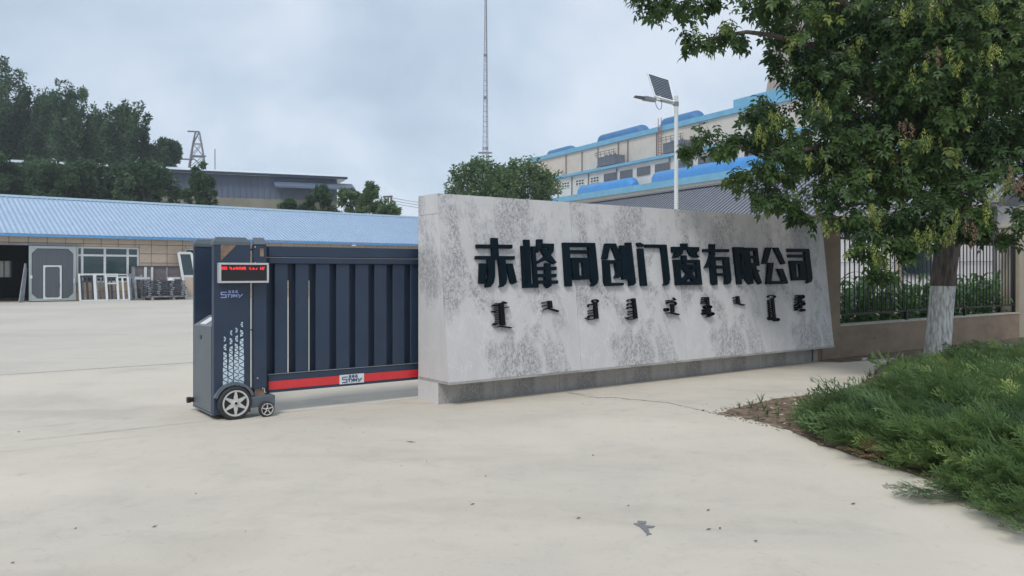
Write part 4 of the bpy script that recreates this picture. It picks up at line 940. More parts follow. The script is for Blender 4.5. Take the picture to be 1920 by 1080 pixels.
# equipment platforms
for (a, c, lab) in ((1121, 1153, 'smaller rooftop cooling unit on its railed platform'), (1243, 1279, 'larger rooftop cooling unit beside the red ladder')):
    v = 2.2; ua, uc = FF.u_at(a, v), FF.u_at(c, v)
    r_ = empty('cooling_unit', FF.mat(ua, v, zM), lab, 'cooling unit', 'rooftop cooling units')
    b = MB(); b.box(FF, (ua, uc), (v, v+2), (zM+0.9, zM+2.3)); b.build('casing', m_louvre, r_)
    b = MB(); b.box(FF, (ua-0.1, uc+0.1), (v-0.1, v+2.1), (zM+0.75, zM+0.88)); b.build('platform', m_pipe, r_)
    b = MB()
    for k in range(5):
        uu = ua+(uc-ua)*k/4; b.bar(FF(uu, v-0.2, zM), FF(uu, v-0.2, zM+0.8), 0.08); b.bar(FF(uu, v-0.3, zM+2.3), FF(uu, v-0.3, zM+3.1), 0.05)
    for z_ in (2.7, 3.1): b.bar(FF(ua-0.6, v-0.3, zM+z_), FF(uc+0.6, v-0.3, zM+z_), 0.05)
    b.build('railing', m_pipe, r_)
    for k in range(3):
        b = MB(); uu = ua+(uc-ua)*(k+0.8)/4; b.lathe(FF(uu, v+1, zM+2.3), (0, 0, 1), [(0.25, 0), (0.25, 0.5), (0.0001, 0.5)], 10); b.build('fan', m_steel, r_)
lu = FF.u_at(1236, VU-0.6); b = MB()
for du in (-0.35, 0.35): b.bar(FF(lu+du, VU-0.5, zM), FF(lu+du, VU-0.5, zU+1.2), 0.06)
for k in range(14): z_ = zM+0.3+k*0.42; b.bar(FF(lu-0.35, VU-0.5, z_), FF(lu+0.35, VU-0.5, z_), 0.05)
m_lad = mat('ladder_red', (0.35, 0.16, 0.13), 0.7); b.build('ladder', m_lad, fac)

# ------------------------------------------------------------------ cooling tower
ct = empty('cooling_tower', Vector((84, 175, 0)), 'huge pale brown concrete cooling tower behind the maple', 'cooling tower')
b = MB(); prof = []
for i in range(26):
    z = 85*i/25; r = 24.5*math.sqrt(1+((z-66)/52.0)**2); prof.append((r, z))
b.lathe((84, 175, 0), (0, 0, 1), prof+[(prof[-1][0]-0.8, 85), (prof[-1][0]-1.2, 80)], 72); b.build('shell', m_tower, ct)
b = MB()
for k in range(72):
    t = 2*math.pi*k/72; b.tube([(84+(r_+0.1)*math.cos(t), 175+(r_+0.1)*math.sin(t), z) for r_, z in prof[::3]], 0.14, 3, False)
b.build('vertical_rib', m_tower, ct)

# ------------------------------------------------------------------ house with grey sheet roof
house = empty('grey_roof_house', FG.mat(0, 0, 0), 'white walled building with grey corrugated sheet roof behind the iron fence', 'building')
zEv = FG.z_at(1874, 373, 0); RVg = 3.6; UG0 = -48.0; OH = 0.5
uz = FG.u_at(1390, RVg); zRg = FG.z_at(1390, 340, RVg)
b = MB(); b.prism([FG(0, 0, zEv), FG(0, RVg, zRg), FG(0, RVg, zRg-0.1), FG(0, 0, zEv-0.1)], FG(UG0, 0, 0)-FG(0, 0, 0))
b.prism([FG(0, RVg, zRg), FG(0, 2*RVg, zEv), FG(0, 2*RVg, zEv-0.1), FG(0, RVg, zRg-0.1)], FG(UG0, 0, 0)-FG(0, 0, 0))
rf = b.build('roof', m_greyroof, house)
b = MB(); u = -0.28; sg_ = (zRg-zEv)/RVg
while u > UG0:
    P = [FG(u-0.06, -0.01, zEv+0.001), FG(u-0.035, -0.01, zEv+0.05), FG(u+0.035, -0.01, zEv+0.05), FG(u+0.06, -0.01, zEv+0.001)]
    b.prism(P, FG(0, RVg-0.05, 0)-FG(0, 0, 0)+Vector((0, 0, sg_*(RVg-0.05)))); u -= 0.31
b.build('roof_rib', m_greyrib, rf)
b = MB(); b.prism([FG(0.05, RVg-0.25, zRg-0.05), FG(0.05, RVg, zRg+0.10), FG(0.05, RVg+0.25, zRg-0.05)], FG(UG0, 0, 0)-FG(0, 0, 0)); b.build('ridge_cap', m_greyrib, rf)
b = MB(); b.prism([FG(0.01, -0.05, zEv-0.28), FG(0.01, -0.05, zEv+0.03), FG(0.01, RVg, zRg+0.03), FG(0.01, RVg, zRg-0.28)], FG(0.05, 0, 0)-FG(0, 0, 0)); b.build('verge_board', m_greyrib, rf)
b = MB(); b.box(FG, (UG0, -OH), (OH+0.1, 2*RVg-OH), (0, zEv-0.12)); 
b.prism([FG(-OH, OH+0.1, zEv-0.12), FG(-OH, RVg, zRg-0.3), FG(-OH, 2*RVg-OH, zEv-0.12)], FG(-0.2, 0, 0)-FG(0, 0, 0)); b.build('wall', m_pipe, house)
u = -OH
wv = OH
for k in range(26):
    b = MB(); b.box(FG, (u-1.19, u-0.006), (OH, OH+0.097), (0.02, zEv-0.14)); b.build('wall_panel', m_housewall, house); u -= 1.2
for k in range(5):
    b = MB(); b.box(FG, (-OH+0.003, -OH+0.05), (OH+0.01+k*1.2, OH+1.19+k*1.2), (0.02, zEv-0.16)); b.build('wall_panel', m_housewall, house)
b = MB(); b.box(FG, (-OH-30, -OH+0.05), (-0.02, OH+0.09), (zEv-0.135, zEv-0.105)); b.build('soffit', m_housewall, house)
ud1 = FG.u_at(1748, OH); ud0 = FG.u_at(1694, OH)
win(house, FG, ud0, ud1, FG.z_at(1720, 515, OH), FG.z_at(1720, 424, OH), OH-0.10, [], [], 0.06, m_glass, m_gate_d, 0.09)
b = MB(); ud = FG.u_at(1684, OH-0.1); b.box(FG, (ud-0.12, ud+0.12), (OH-0.15, OH-0.01), (0, zEv-0.14)); b.build('pilaster', m_pillar, house)
b = MB(); P = FG(-OH+0.1, OH-0.06, 0); b.tube([P, P+Vector((0, 0, zEv-0.2))], 0.05, 8); b.build('downpipe', m_pipe, house)
b = MB(); b.tube([FG(-14, OH-0.05, 2.0), FG(-0.4, OH-0.05, 1.95)], 0.012, 4); b.build('cable', m_pipe, house)
# lean-to annex right of the house
an = empty('annex', FG.mat(0.2, 1.5, 0), 'low pale annex wall right of the white building', 'building')
b = MB(); b.box(FG, (-0.42, 0.5), (1.8, 1.9), (0, 3.9)); b.box(FG, (0.3, 8), (1.2, 5), (0, 3.75)); b.build('wall', m_factwhite, an)
b = MB(); b.box(FG, (0.2, 8.2), (1.0, 5.2), (3.76, 3.9)); b.build('roof', m_pipe, an)

# ------------------------------------------------------------------ fence
VF = 0.06; fe0 = SG.u_at(1575, VF); fe1 = SG.u_at(1910, VF)
FEND = 34.0
zw = 0.62
fw = empty('fence_wall', SG.mat(8.7, VF, 0), 'low brown rendered wall under the black iron fence', 'wall')
b = MB(); b.box(SG, (8.0, FEND), (VF, VF+0.24), (0, zw-0.035)); b.build('wall', m_render, fw)
u = 8.7
while u < FEND-1:
    b = MB(); b.box(SG, (u+0.004, u+1.196), (VF-0.012, VF+0.25), (zw-0.033, zw), 0.004); b.build('coping', m_coping, fw); u += 1.2
def pillar(u0, u1, z1, label, cap=True):
    r_ = empty('gate_pillar', SG.mat(u0, VF, 0), label, 'pillar')
    b = MB(); b.box(SG, (u0, u1), (VF-0.02, VF+0.42), (0, z1-0.07 if cap else z1), 0.008); b.build('shaft', m_pillar if cap else m_render, r_)
    if cap: 
        b = MB(); b.box(SG, (u0-0.04, u1+0.04), (VF-0.06, VF+0.46), (z1-0.068, z1), 0.01); b.build('cap', m_pillar, r_)
pillar(8.10, fe0-0.02, SG.z_at(1560, 404, VF), 'plain brown rendered pillar right behind the end of the stone sign', False)
pillar(fe1+0.02, fe1+0.62, SG.z_at(1900, 421, VF), 'beige capped pillar at the right end of the fence')
VP = VF+0.10
def fence_bay(u0, u1, label):
    fen = empty('iron_fence', SG.mat(u0, VP, zw), label, 'fence')
    zt_, zl, zb_ = 2.41, 2.235, 0.80
    for nm, z0, z1 in (('top_rail', zt_-0.02, zt_+0.02), ('middle_rail', zl-0.02, zl+0.02), ('bottom_rail', zb_-0.018, zb_+0.018)):
        b = MB(); b.box(SG, (u0, u1), (VP-0.02, VP+0.02), (z0, z1)); b.build(nm, m_fence, fen)
    n = int((u1-u0)/0.163); du = (u1-u0)/n
    t = MB(); t.box(WF, (-0.0095, 0.0095), (-0.0095, 0.0095), (0.0, 1.98-zb_+0.45))
    H_ = 1.98-zb_+0.45
    t.lathe((0, 0, H_), (0, 0, 1), [(0.0095, 0), (0.020, 0.02), (0.009, 0.045), (0.016, 0.07), (0.0001, 0.17)], 6)
    me = bpy.data.meshes.new('picket'); me.from_pydata([p[:] for p in t.v], [], t.f); me.materials.append(m_fence)
    s_ = MB(); w_ = du-0.02; r0 = min(w_, 0.13)*0.46
    for (cx, cz, rr) in ((w_/2, 0, r0*0.62),):
        pts = [Vector((cx+rr*math.cos(R(a)), 0, cz+rr*math.sin(R(a)))) for a in range(0, 361, 30)]; s_.tube(pts, 0.006, 4, False)
    for sx in (-1, 1):
        for sz in (-1, 1):
            c_ = Vector((w_/2+sx*w_*0.30, 0, sz*0.042)); pts = [c_+Vector((0.024*math.cos(R(a)), 0, 0.024*math.sin(R(a)))) for a in range(0, 361, 40)]; s_.tube(pts, 0.006, 4, False)
    s_.tube([Vector((0, 0, 0)), Vector((w_*0.22, 0, 0))], 0.006, 4); s_.tube([Vector((w_*0.78, 0, 0)), Vector((w_, 0, 0))], 0.006, 4)
    s_.tube([Vector((w_/2, 0, -0.07)), Vector((w_/2, 0, 0.07))], 0.006, 4)
    me2 = bpy.data.meshes.new('scroll'); me2.from_pydata([p[:] for p in s_.v], [], s_.f); me2.materials.append(m_fence)
    for i in range(n+1):
        link('picket', me, SG.mat(u0+i*du, VP, zb_), fen)
        if i < n: link('scroll', me2, SG.mat(u0+i*du+0.01, VP, (zt_+zl)/2), fen)
    for k in range(int((u1-u0)/2.4)+1):
        uu = u0+0.02+k*(u1-u0-0.04)/max(1, int((u1-u0)/2.4))
        b = MB(); b.box(SG, (uu-0.03, uu+0.03), (VP-0.028, VP+0.028), (zw, 0.82 if 0 < k < int((u1-u0)/2.4) else zt_+0.03)); b.build('post', m_fence, fen)
fence_bay(fe0, fe1, 'black wrought iron fence with spear tips and a scrollwork band on the low brown wall')
fence_bay(fe1+0.65, fe1+8, 'further bay of the black iron fence beyond the beige capped pillar')

# ------------------------------------------------------------------ solar street lamp
LD = 20.0
lx = (1268-960)/FPX*LD
lamp = empty('solar_street_lamp', Vector((lx, LD, 0)), 'white solar street lamp with tilted panel rising behind the stone sign', 'street lamp')
b = MB(); zp = at(0, 180, LD).z; b.tube([(lx, LD, 0), (lx, LD, zp)], [0.058, 0.050], 16); b.build('pole', m_pole, lamp)
b = MB(); b.tube([(lx, LD, at(0, 199, LD).z), (lx, LD, at(0, 191, LD).z)], 0.062, 16); b.box(Frame(lx, LD, 1, 0), (-0.08, -0.05), (-0.03, 0.03), (at(0, 198, LD).z, at(0, 192, LD).z)); b.build('clamp', m_steel, lamp)
b = MB(); P = Vector((lx-0.05, LD, at(0, 195, LD).z)); Q = at(1228, 186, LD-0.1); b.tube([P, Q], 0.030, 10); b.build('arm', m_pole, lamp)
a_, c_ = at(1229, 188, LD-0.1), at(1189.5, 181, LD-0.15); dr = (c_-a_).normalized(); sd_ = Vector((0.1, -1, 0.0)).normalized(); upv = dr.cross(sd_).normalized(); upv = upv if upv.z > 0 else -upv
b = MB()
def slabp(t0, t1, w0, w1, h0, h1, mb):
    A_ = a_.lerp(c_, t0); B_ = a_.lerp(c_, t1)
    P = [A_-sd_*w0-upv*h0, A_+sd_*w0-upv*h0, A_+sd_*w0+upv*h0, A_-sd_*w0+upv*h0, B_-sd_*w1-upv*h1, B_+sd_*w1-upv*h1, B_+sd_*w1+upv*h1, B_-sd_*w1+upv*h1]
    mb.add(P, [(3,2,1,0),(4,5,6,7),(0,1,5,4),(1,2,6,5),(2,3,7,6),(3,0,4,7)])
slabp(0.0, 0.55, 0.07, 0.13, 0.042, 0.036, b); lh = b.build('lamp_head', m_steel, lamp)
b = MB(); slabp(0.5, 1.0, 0.12, 0.09, 0.020, 0.010, b); b.build('led_panel', m_alu_d, lh)
pc = [at(1213, 136, LD+0.25), at(1254.5, 149, LD+0.1), at(1263.5, 190.5, LD-0.25), at(1227.5, 180.5, LD-0.12)]
pc[2] = pc[1]+(pc[3]-pc[0])*1.0+(at(1263.5, 190.5, LD-0.25)-(pc[1]+(pc[3]-pc[0])))*0.8
nm_ = (pc[1]-pc[0]).cross(pc[3]-pc[0]).normalized(); nm_ = nm_ if nm_.y < 0 else -nm_
def bil(s_, t, off=0): return pc[0].lerp(pc[1], s_).lerp(pc[3].lerp(pc[2], s_), t)+nm_*off
def quad(s0, s1, t0, t1, off, dep, mb): mb.prism([bil(s0, t0, off), bil(s1, t0, off), bil(s1, t1, off), bil(s0, t1, off)], -nm_*dep)
b = MB(); quad(0.05, 0.95, 0.05, 0.95, 0.0, 0.03, b); sp = b.build('solar_panel', m_solar, lamp)
b = MB(); quad(0, 1, 0, 0.05, 0.008, 0.045, b); quad(0, 1, 0.95, 1, 0.008, 0.045, b); quad(0, 0.06, 0.05, 0.95, 0.007, 0.044, b); quad(0.95, 1, 0.05, 0.95, 0.007, 0.044, b); b.build('frame', m_pole, sp)
b = MB()
for k in range(1, 12): t = 0.05+0.9*k/12; quad(0.06, 0.95, t-0.007, t+0.007, 0.002, 0.004, b)
b.build('cell_line', m_solarline, sp)
b = MB(); b.box(Frame(at(1233, 0, LD).x, LD-0.1, 1, 0), (-0.05, 0.05), (-0.04, 0.04), (at(0, 190, LD).z, at(0, 182, LD).z)); b.build('bracket', m_pole, lamp)
b = MB(); P = [at(1229, 189, LD-0.1), at(1230, 197, LD-0.1), at(1233, 203, LD-0.1), at(1237, 205.5, LD-0.1), at(1240, 203, LD-0.1), at(1241, 195, LD-0.1), at(1239, 187, LD-0.1)]
b.tube(P, 0.008, 5); b.build('cable', m_black, lamp)

# ------------------------------------------------------------------ trees
def ell_dirs(n):
    v = RNG.normal(size=(n, 3)); return v/np.linalg.norm(v, axis=1)[:, None]
LQ_V = [(0, 0, 0), (0.42, 0.24, 0.06), (1, 0, -0.05), (0.42, -0.24, 0.06)]; LQ_F = [(0, 1, 2), (0, 2, 3)]
def far_tree(name, label, cat, px, D, ytop, ybot, wpx, ntuft, nleaf, ls, m, group=None, shape='vase', lean=0, seed=0, trunk=0.25, upward=0.8):
    rg = np.random.default_rng(seed+100)
    x = (px-960)/FPX*D; zt_ = CH+(HOR-ytop)/FPX*D; zb_ = CH+(HOR-ybot)/FPX*D; rw = wpx/2/FPX*D
    root = empty(name, Vector((x, D, 0)), label, cat, group)
    # tuft centres
    t = rg.uniform(0, 1, ntuft)**0.85; ang = rg.uniform(0, 2*math.pi, ntuft)
    if shape == 'vase': prof_ = np.sin(np.clip(t*0.86+0.14, 0, 1)*math.pi)**0.55
    elif shape == 'round': prof_ = np.sqrt(np.clip(1-(2*t-1)**2, 0.04, 1))
    else: prof_ = 0.55+0.45*np.sin(t*math.pi)
    rr = rw*prof_*rg.uniform(0.25, 1.0, ntuft)**0.5*rg.uniform(.75, 1.12, ntuft)
    C = np.stack([x+rr*np.cos(ang)+lean*t, D+rr*np.sin(ang), zb_+t*(zt_-zb_)*rg.uniform(0.86, 1.03, ntuft)], 1)
    if shape == 'vase':
        K = 26; pa_ = rg.uniform(0, 2*math.pi, K); pr = rw*np.sqrt(rg.uniform(0.0, 1.0, K)); H_ = zt_-zb_
        tipz = zt_+H_*.05-H_*(0.38*(pr/rw)**2.2+rg.uniform(0, .20, K)); tipz[0] = zt_; pr[0] = rw*.1
        kk = rg.integers(0, K, ntuft); s_ = rg.uniform(0.10, 1.0, ntuft)
        bow = np.sin(s_*math.pi*.5)**.7
        C = np.stack([x+pr[kk]*bow*np.cos(pa_[kk]), D+pr[kk]*bow*np.sin(pa_[kk]), zb_+s_*(tipz[kk]-zb_)], 1)
        wide = 1.15-s_
    else: wide = rg.uniform(.25, .9, ntuft)
    tr = rw*((0.075 if shape == 'vase' else 0.06)+0.16*wide)*rg.uniform(0.7, 1.1, ntuft); C = C+rg.normal(0, 0.03*rw, (ntuft, 3)); up = rg.uniform(1.2, 1.5+upward, ntuft)
    per = nleaf//ntuft; n = per*ntuft
    idx = np.repeat(np.arange(ntuft), per)
    dv = rg.normal(size=(n, 3)); dv /= np.linalg.norm(dv, axis=1)[:, None]; rad = rg.uniform(0.2, 1, n)**0.5
    P = C[idx]+dv*rad[:, None]*tr[idx][:, None]*np.stack([np.ones(n), np.ones(n), up[idx]], 1)
    az = np.arctan2(dv[:, 1], dv[:, 0])+rg.normal(0, 0.7, n)
    pit = rg.normal(0.6 if shape == 'vase' else 0.15, 0.6, n); rol = rg.normal(0, 0.8, n)
    V, Fc = scatter(LQ_V, LQ_F, P, rots(az, pit, rol), ls*rg.uniform(0.7, 1.3, n))
    tn = np.clip(rg.normal(0.45, 0.18, ntuft)[idx]+rg.normal(0, 0.16, n), 0, 1)
    link('crown', arr_mesh('crown', V-np.array([x, D, 0.0]), Fc, m, np.repeat(tn, 4)), None, root)['kind'] = 'stuff'
    b = MB(); b.tube([(x, D, 0), (x, D, zb_*0.6), (x+lean*0.3, D, zb_+(zt_-zb_)*0.6)], [trunk, trunk*0.8, trunk*0.3], 7); b.build('trunk', m_farbark, root)
    b = MB()
    for k in range(0, ntuft, max(1, ntuft//22)):
        z0 = max(zb_*0.7, C[k][2]-(zt_-zb_)*0.45); s_ = Vector((x, D, z0)); e_ = Vector(C[k]); mid = s_.lerp(e_, 0.5)+Vector((0, 0, -0.05*(e_-s_).length)); b.tube([s_, mid, e_], [trunk*0.35, trunk*0.22, trunk*0.08], 5, False)
    b.build('branches', m_farbark, root)
    return root
GT = 'tall trees behind the workshop'
ft = [(12, 118, 116, 312, 118, 'tallest dark green tree at the left edge of the skyline'),
      (75, 122, 154, 312, 96, 'dark green tree just right of the tallest one'),
      (132, 116, 160, 312, 98, 'bushy dark green tree in the middle of the tall group'),
      (-45, 114, 190, 302, 100, 'dark green tree cut by the left edge of the photo'),
      (232, 117, 192, 312, 92, 'separate tall tree with a forked top right of the main group'),
      (190, 121, 226, 312, 52, 'small tree filling the gap beside the forked tree'),
      (302, 119, 262, 316, 66, 'smaller tree nearest the lattice pylon')]
for i, (px, D, yt, yb, w_, lab) in enumerate(ft):
    far_tree('tall_tree', lab, 'tree', px, D, yt, yb, w_*1.22, 300, 14000, 0.44, L_FAR, GT, 'vase', 0, i, 0.35, 1.2)
GH = 'dark lower trees in front of the slate shed'
for i, (px, D, yt, yb, w_, lab) in enumerate([(-20, 88, 297, 400, 130, 'dark low tree at the left edge above the blue roof'), (55, 92, 299, 400, 125, 'second dark low tree from the left above the blue roof'), (125, 88, 304, 400, 118, 'third dark low tree from the left above the blue roof'),
                                        (200, 92, 306, 400, 116, 'dark low tree under the forked tall tree'), (275, 88, 311, 405, 112, 'dark low tree in front of the shed, left of the pylon')]):
    far_tree('low_tree', lab, 'tree', px, D, yt, yb, w_, 70, 9000, 0.5, L_FAR, GH, 'col', 0, 20+i, 0.2, 0.5)
far_tree('low_tree', 'loose green tree in front of the shed wall below the pylon', 'tree', 378, 86, 312, 410, 74, 55, 5200, 0.42, L_FAR, GH, 'vase', 0, 31, 0.2, 0.9)
GB = 'bushes beyond the workshop ridge'
for i, (px, D, yt, yb, w_, lab) in enumerate([(540, 80, 374, 420, 34, 'small dark bush against the ochre foot of the shed'), (602, 82, 352, 420, 66, 'dark bush at the right corner of the shed'), (655, 80, 352, 420, 52, 'rounded green bush right of the shed corner'),
                                        (694, 78, 348, 420, 62, 'tallest bright green bush right of the shed'), (730, 76, 384, 425, 44, 'low bush under the utility pole')]):
    far_tree('bush', lab, 'bush', px, D, yt, yb, w_, 34, 3600, 0.36, L_FARL if i > 1 else L_FAR, GB, 'round', 0, 40+i, 0.12, 0.6)
GM = 'round trees behind the stone sign'
for i, (px, D, yt, yb, w_, lab) in enumerate([(900, 58, 311, 400, 128, 'round green tree below the radio mast'), (985, 60, 309, 405, 118, 'round green tree beside the corner of the factory'), (945, 64, 322, 405, 80, 'rounded tree between two others above the sign')]):
    far_tree('round_tree', lab, 'tree', px, D, yt-4, yb, w_*1.10, 130, 7000, 0.27, L_FARL, GM, 'round', 0, 60+i, 0.16, 0.3)

# ------------------------------------------------------------------ the big maple
TD = 13.9
tb = Vector((7.39, 13.9, 0))
maple = empty('maple_tree', tb, 'large ash leaved maple with whitewashed lower trunk and hanging seed bunches', 'tree')
def tp(px, py, D=TD): return at(px, py, D)
cl = [(1758, 690, .235), (1758, 672, .222), (1760, 640, .208), (1763, 600, .200), (1766, 560, .196), (1768.5, 536, .197)]
def ringtube(cs, n, mb, seed, s0=0.05):
    rg = random.Random(seed); P = []
    for j, (c, r_) in enumerate(cs):
        for k in range(n):
            t = 2*math.pi*k/n; rr = r_*(1+s0*math.sin(3*t+j*0.3)+0.03*rg.uniform(-1, 1))
            P.append(Vector((c.x+rr*math.cos(t), c.y+rr*math.sin(t), c.z)))
    mb.add(P, [(i*n+k, i*n+(k+1) % n, (i+1)*n+(k+1) % n, (i+1)*n+k) for i in range(len(cs)-1) for k in range(n)], True)
b = MB(); cs = [(tp(a, c), r_) for a, c, r_ in cl]; cs[0] = (Vector((cs[0][0].x, TD, -0.05)), 0.25); ringtube(cs, 26, b, 3); b.build('whitewashed_trunk', m_lime, maple)
c2 = [(1768.5, 536, .197), (1771, 515, .196), (1773, 490, .198), (1777, 460, .205), (1782, 425, .22), (1785, 395, .20), (1787, 330, .16), (1785, 230, .13), (1780, 100, .09), (1776, -60, .05)]
b = MB(); ringtube([(tp(a, c), r_) for a, c, r_ in c2], 22, b, 4); b.build('trunk', m_bark, maple)
# crown clumps: photo column, row, distance, radius, density
BL = [(1262,-2,11.2,.40,1),(1205,-12,11.0,.28,1),(1320,10,11.4,.34,.9),(1345,52,11.6,.30,.9),(1302,78,11.5,.26,1),(1396,62,11.9,.24,.5),(1440,22,12,.50,1),(1420,-40,12,.6,1),(1500,60,12.2,.62,1.2),(1480,118,12.4,.40,1),(1560,10,12.6,.8,1.2),
      (1500,180,12.3,.42,.9),(1455,205,11.9,.34,1),(1410,225,11.8,.36,1.1),(1335,262,11.6,.30,1.1),(1300,268,11.5,.20,1.0),(1400,262,11.8,.34,.9),(1440,290,11.9,.55,1.2),(1405,322,11.7,.34,1.1),(1455,352,11.9,.46,1.2),(1425,368,11.7,.28,.9),(1490,392,11.8,.16,.6),
      (1560,130,12.4,.75,1.2),(1620,60,12.5,.9,1.2),(1560,240,12.2,.75,1.3),(1640,180,12.3,.9,1.3),(1525,312,12.1,.48,.9),(1600,325,12.0,.60,1.0),(1565,378,11.8,.34,.8),(1505,400,11.9,.16,.8),(1604,418,11.7,.28,1),(1650,400,11.6,.50,1.2),(1620,290,12.3,.7,1.2),
      (1690,300,11.9,.8,1.3),(1730,200,12.1,1.0,1.3),(1700,90,12.3,1.0,1.2),(1760,20,12.2,1.0,1.2),(1620,452,11.4,.26,1),(1665,462,11.3,.30,1.1),(1650,505,11.3,.14,1),(1715,420,11.4,.42,1.2),(1760,380,11.5,.50,1.2),(1730,455,11.3,.30,1),(1790,300,11.8,.7,1.2),(1800,170,11.9,.9,1.3),
      (1850,90,11.8,.9,1.2),(1900,200,11.9,.75,1.2),(1860,250,11.7,.55,1.1),(1820,350,11.3,.40,1.1),(1840,415,11.2,.24,1),(1870,440,11.1,.20,.9),(1812,400,11.3,.34,1),(1915,330,11.2,.22,.8),(1940,80,12,.9,1.2),(1900,-20,12.2,1.0,1.2),(1955,260,12.2,.7,1.0),(1925,405,11.0,.18,.9),(1855,310,11.4,.26,.6),
      (1680,-60,12.5,1.2,1),(1580,-90,12.6,1.1,1),(1800,-120,12.6,1.3,1),(1950,-120,12.6,1.3,1),(1700,-220,13,1.5,.9),(1850,-260,13.2,1.5,.8),
      (1650,120,14.6,1.2,.8),(1760,200,14.9,1.3,.8),(1850,100,15,1.4,.8),(1700,-20,15.2,1.5,.8),(1900,0,15.3,1.5,.8),(1600,220,14.4,.9,.8),(1720,300,14.3,.8,.8),(1830,280,14.6,.9,.8),(1560,60,14.4,.9,.9),(1680,30,14.2,1.1,.9),(1800,60,14.3,1.2,.9),(1900,150,14.4,1.1,.9),(1640,200,14.1,.9,.9),(1580,150,14.2,.8,.9),(1760,260,14.3,.8,.9),(2020,100,14,1.4,.8),(2040,-60,13,1.5,.8),(2050,260,13,1.1,.8)]
# compound leaf template: terminal leaflet and two pairs
def leaflet(ox, oy, ang, ln, wd_, V, F):
    n = len(V); ca, sa = math.cos(ang), math.sin(ang)
    for (a, c, z) in ((0, 0, 0), (.30, .5, .10), (.36, -.5, .10), (.62, .34, .02), (.66, -.32, .02), (.5, 0, -.02), (1, 0, -.16)):
        xx, yy = a*ln, c*wd_; V.append((ox+xx*ca-yy*sa, oy+xx*sa+yy*ca, z*ln-0.10*ox))
    F += [(n, n+1, n+5), (n, n+5, n+2), (n+1, n+3, n+5), (n+2, n+5, n+4), (n+3, n+6, n+5), (n+4, n+5, n+6)]
LV, LFc = [], []
leaflet(.13, 0, 0, .115, .062, LV, LFc)
for (ox, s_) in ((.115, 1), (.115, -1)): leaflet(ox, 0, s_*0.95, .095, .048, LV, LFc)
for (ox, s_) in ((.06, 1), (.06, -1)): leaflet(ox, 0, s_*1.15, .085, .042, LV, LFc)
n0 = len(LV); LV += [(0, .002, 0), (0, -.002, 0), (.13, 0, -.013)]; LFc += [(n0, n0+1, n0+2)]
LV, LFc = np.array(LV), np.array(LFc)
Ps, Azs, Pis, Ros, Scs, Tns = [], [], [], [], [], []
tw_ = MB(); rg = np.random.default_rng(5)
TOP = tp(1785, 250)
for bi, (px, py, D, r, dn) in enumerate(BL):
    c = np.array(at(px, py, D)); hidden = D > 14 or py < -50
    n = int(520*dn*r**1.9)+24
    if hidden: n = int(n*0.45)
    # leaves hang from twigs that fan out of the clump centre
    nt_ = max(4, n//15); dv = rg.normal(size=(nt_, 3)); dv /= np.linalg.norm(dv, axis=1)[:, None]
    tips = c+dv*(rg.uniform(0.35, 1.05, nt_)**0.6)[:, None]*r*np.array([1.05, 1.05, .85])
    idx = rg.integers(0, nt_, n); k = rg.uniform(0.45, 1.05, n)[:, None]
    P = c+(tips[idx]-c)*k+rg.normal(0, 0.035+0.05*r, (n, 3))
    dd = tips[idx]-c
    Ps.append(P); Azs.append(np.arctan2(dd[:, 1], dd[:, 0])+rg.normal(0, .9, n)); Pis.append(rg.normal(-0.85, .34, n)); Ros.append(rg.normal(0, .55, n))
    Scs.append(rg.uniform(.62, 1.10, n)); base_t = rg.normal(.36, .10)
    Tns.append(np.clip(rg.normal(base_t, .10, nt_)[idx]+rg.normal(0, .09, n)+(rg.uniform(0, 1, n) > .95)*.20+(rg.uniform(0, 1, nt_) > .86)[idx]*.22, 0, 1))
    for j in range(0, nt_, 1 if not hidden else 3):
        m_ = (Vector(c)+Vector(tips[j]))/2+Vector((0, 0, 0.06*r)); tw_.tube([Vector(c), m_, Vector(tips[j])], [.006+.005*r, .005, .002], 3, False)
P = np.concatenate(Ps); az = np.concatenate(Azs); pi_ = np.concatenate(Pis); ro = np.concatenate(Ros); sc = np.concatenate(Scs); tn = np.concatenate(Tns)
Rm = rots(az, pi_, ro)
# the 300 leaves that show largest stay individual objects
px_ = 960+FPX*P[:, 0]/P[:, 1]; py2 = HOR-FPX*(P[:, 2]-CH)/P[:, 1]
key = P[:, 1]-sc*1.2+np.where((px_ > 1100) & (px_ < 1915) & (py2 > 5) & (py2 < 520), 0, 50)
order = np.argsort(key); pick = order[:300]; mask_ = np.ones(len(P), bool); mask_[pick] = False
V, Fc = scatter(LV, LFc, P[mask_], Rm[mask_], sc[mask_])
o = link('foliage', arr_mesh('foliage', V, Fc, L_MAPLE, np.repeat(tn[mask_], len(LV))), None, maple) if False else None
me = arr_mesh('foliage', V-np.array(tb), Fc, L_MAPLE, np.repeat(tn[mask_], len(LV)))
link('foliage', me, None, maple)['kind'] = 'stuff'
leafmeshes = [arr_mesh('leaf', LV, LFc, L_MAPLE, np.full(len(LV), t)) for t in (0.25, 0.38, 0.52, 0.66)]
for i in pick:
    M4 = Matrix([[*(Rm[i][0]*sc[i]), P[i][0]], [*(Rm[i][1]*sc[i]), P[i][1]], [*(Rm[i][2]*sc[i]), P[i][2]], [0, 0, 0, 1]])
    link('leaf', leafmeshes[min(3, max(0, int((tn[i]-.18)/.13)))], M4, maple)
tw_.build('twigs', m_twig, maple)['kind'] = 'stuff'
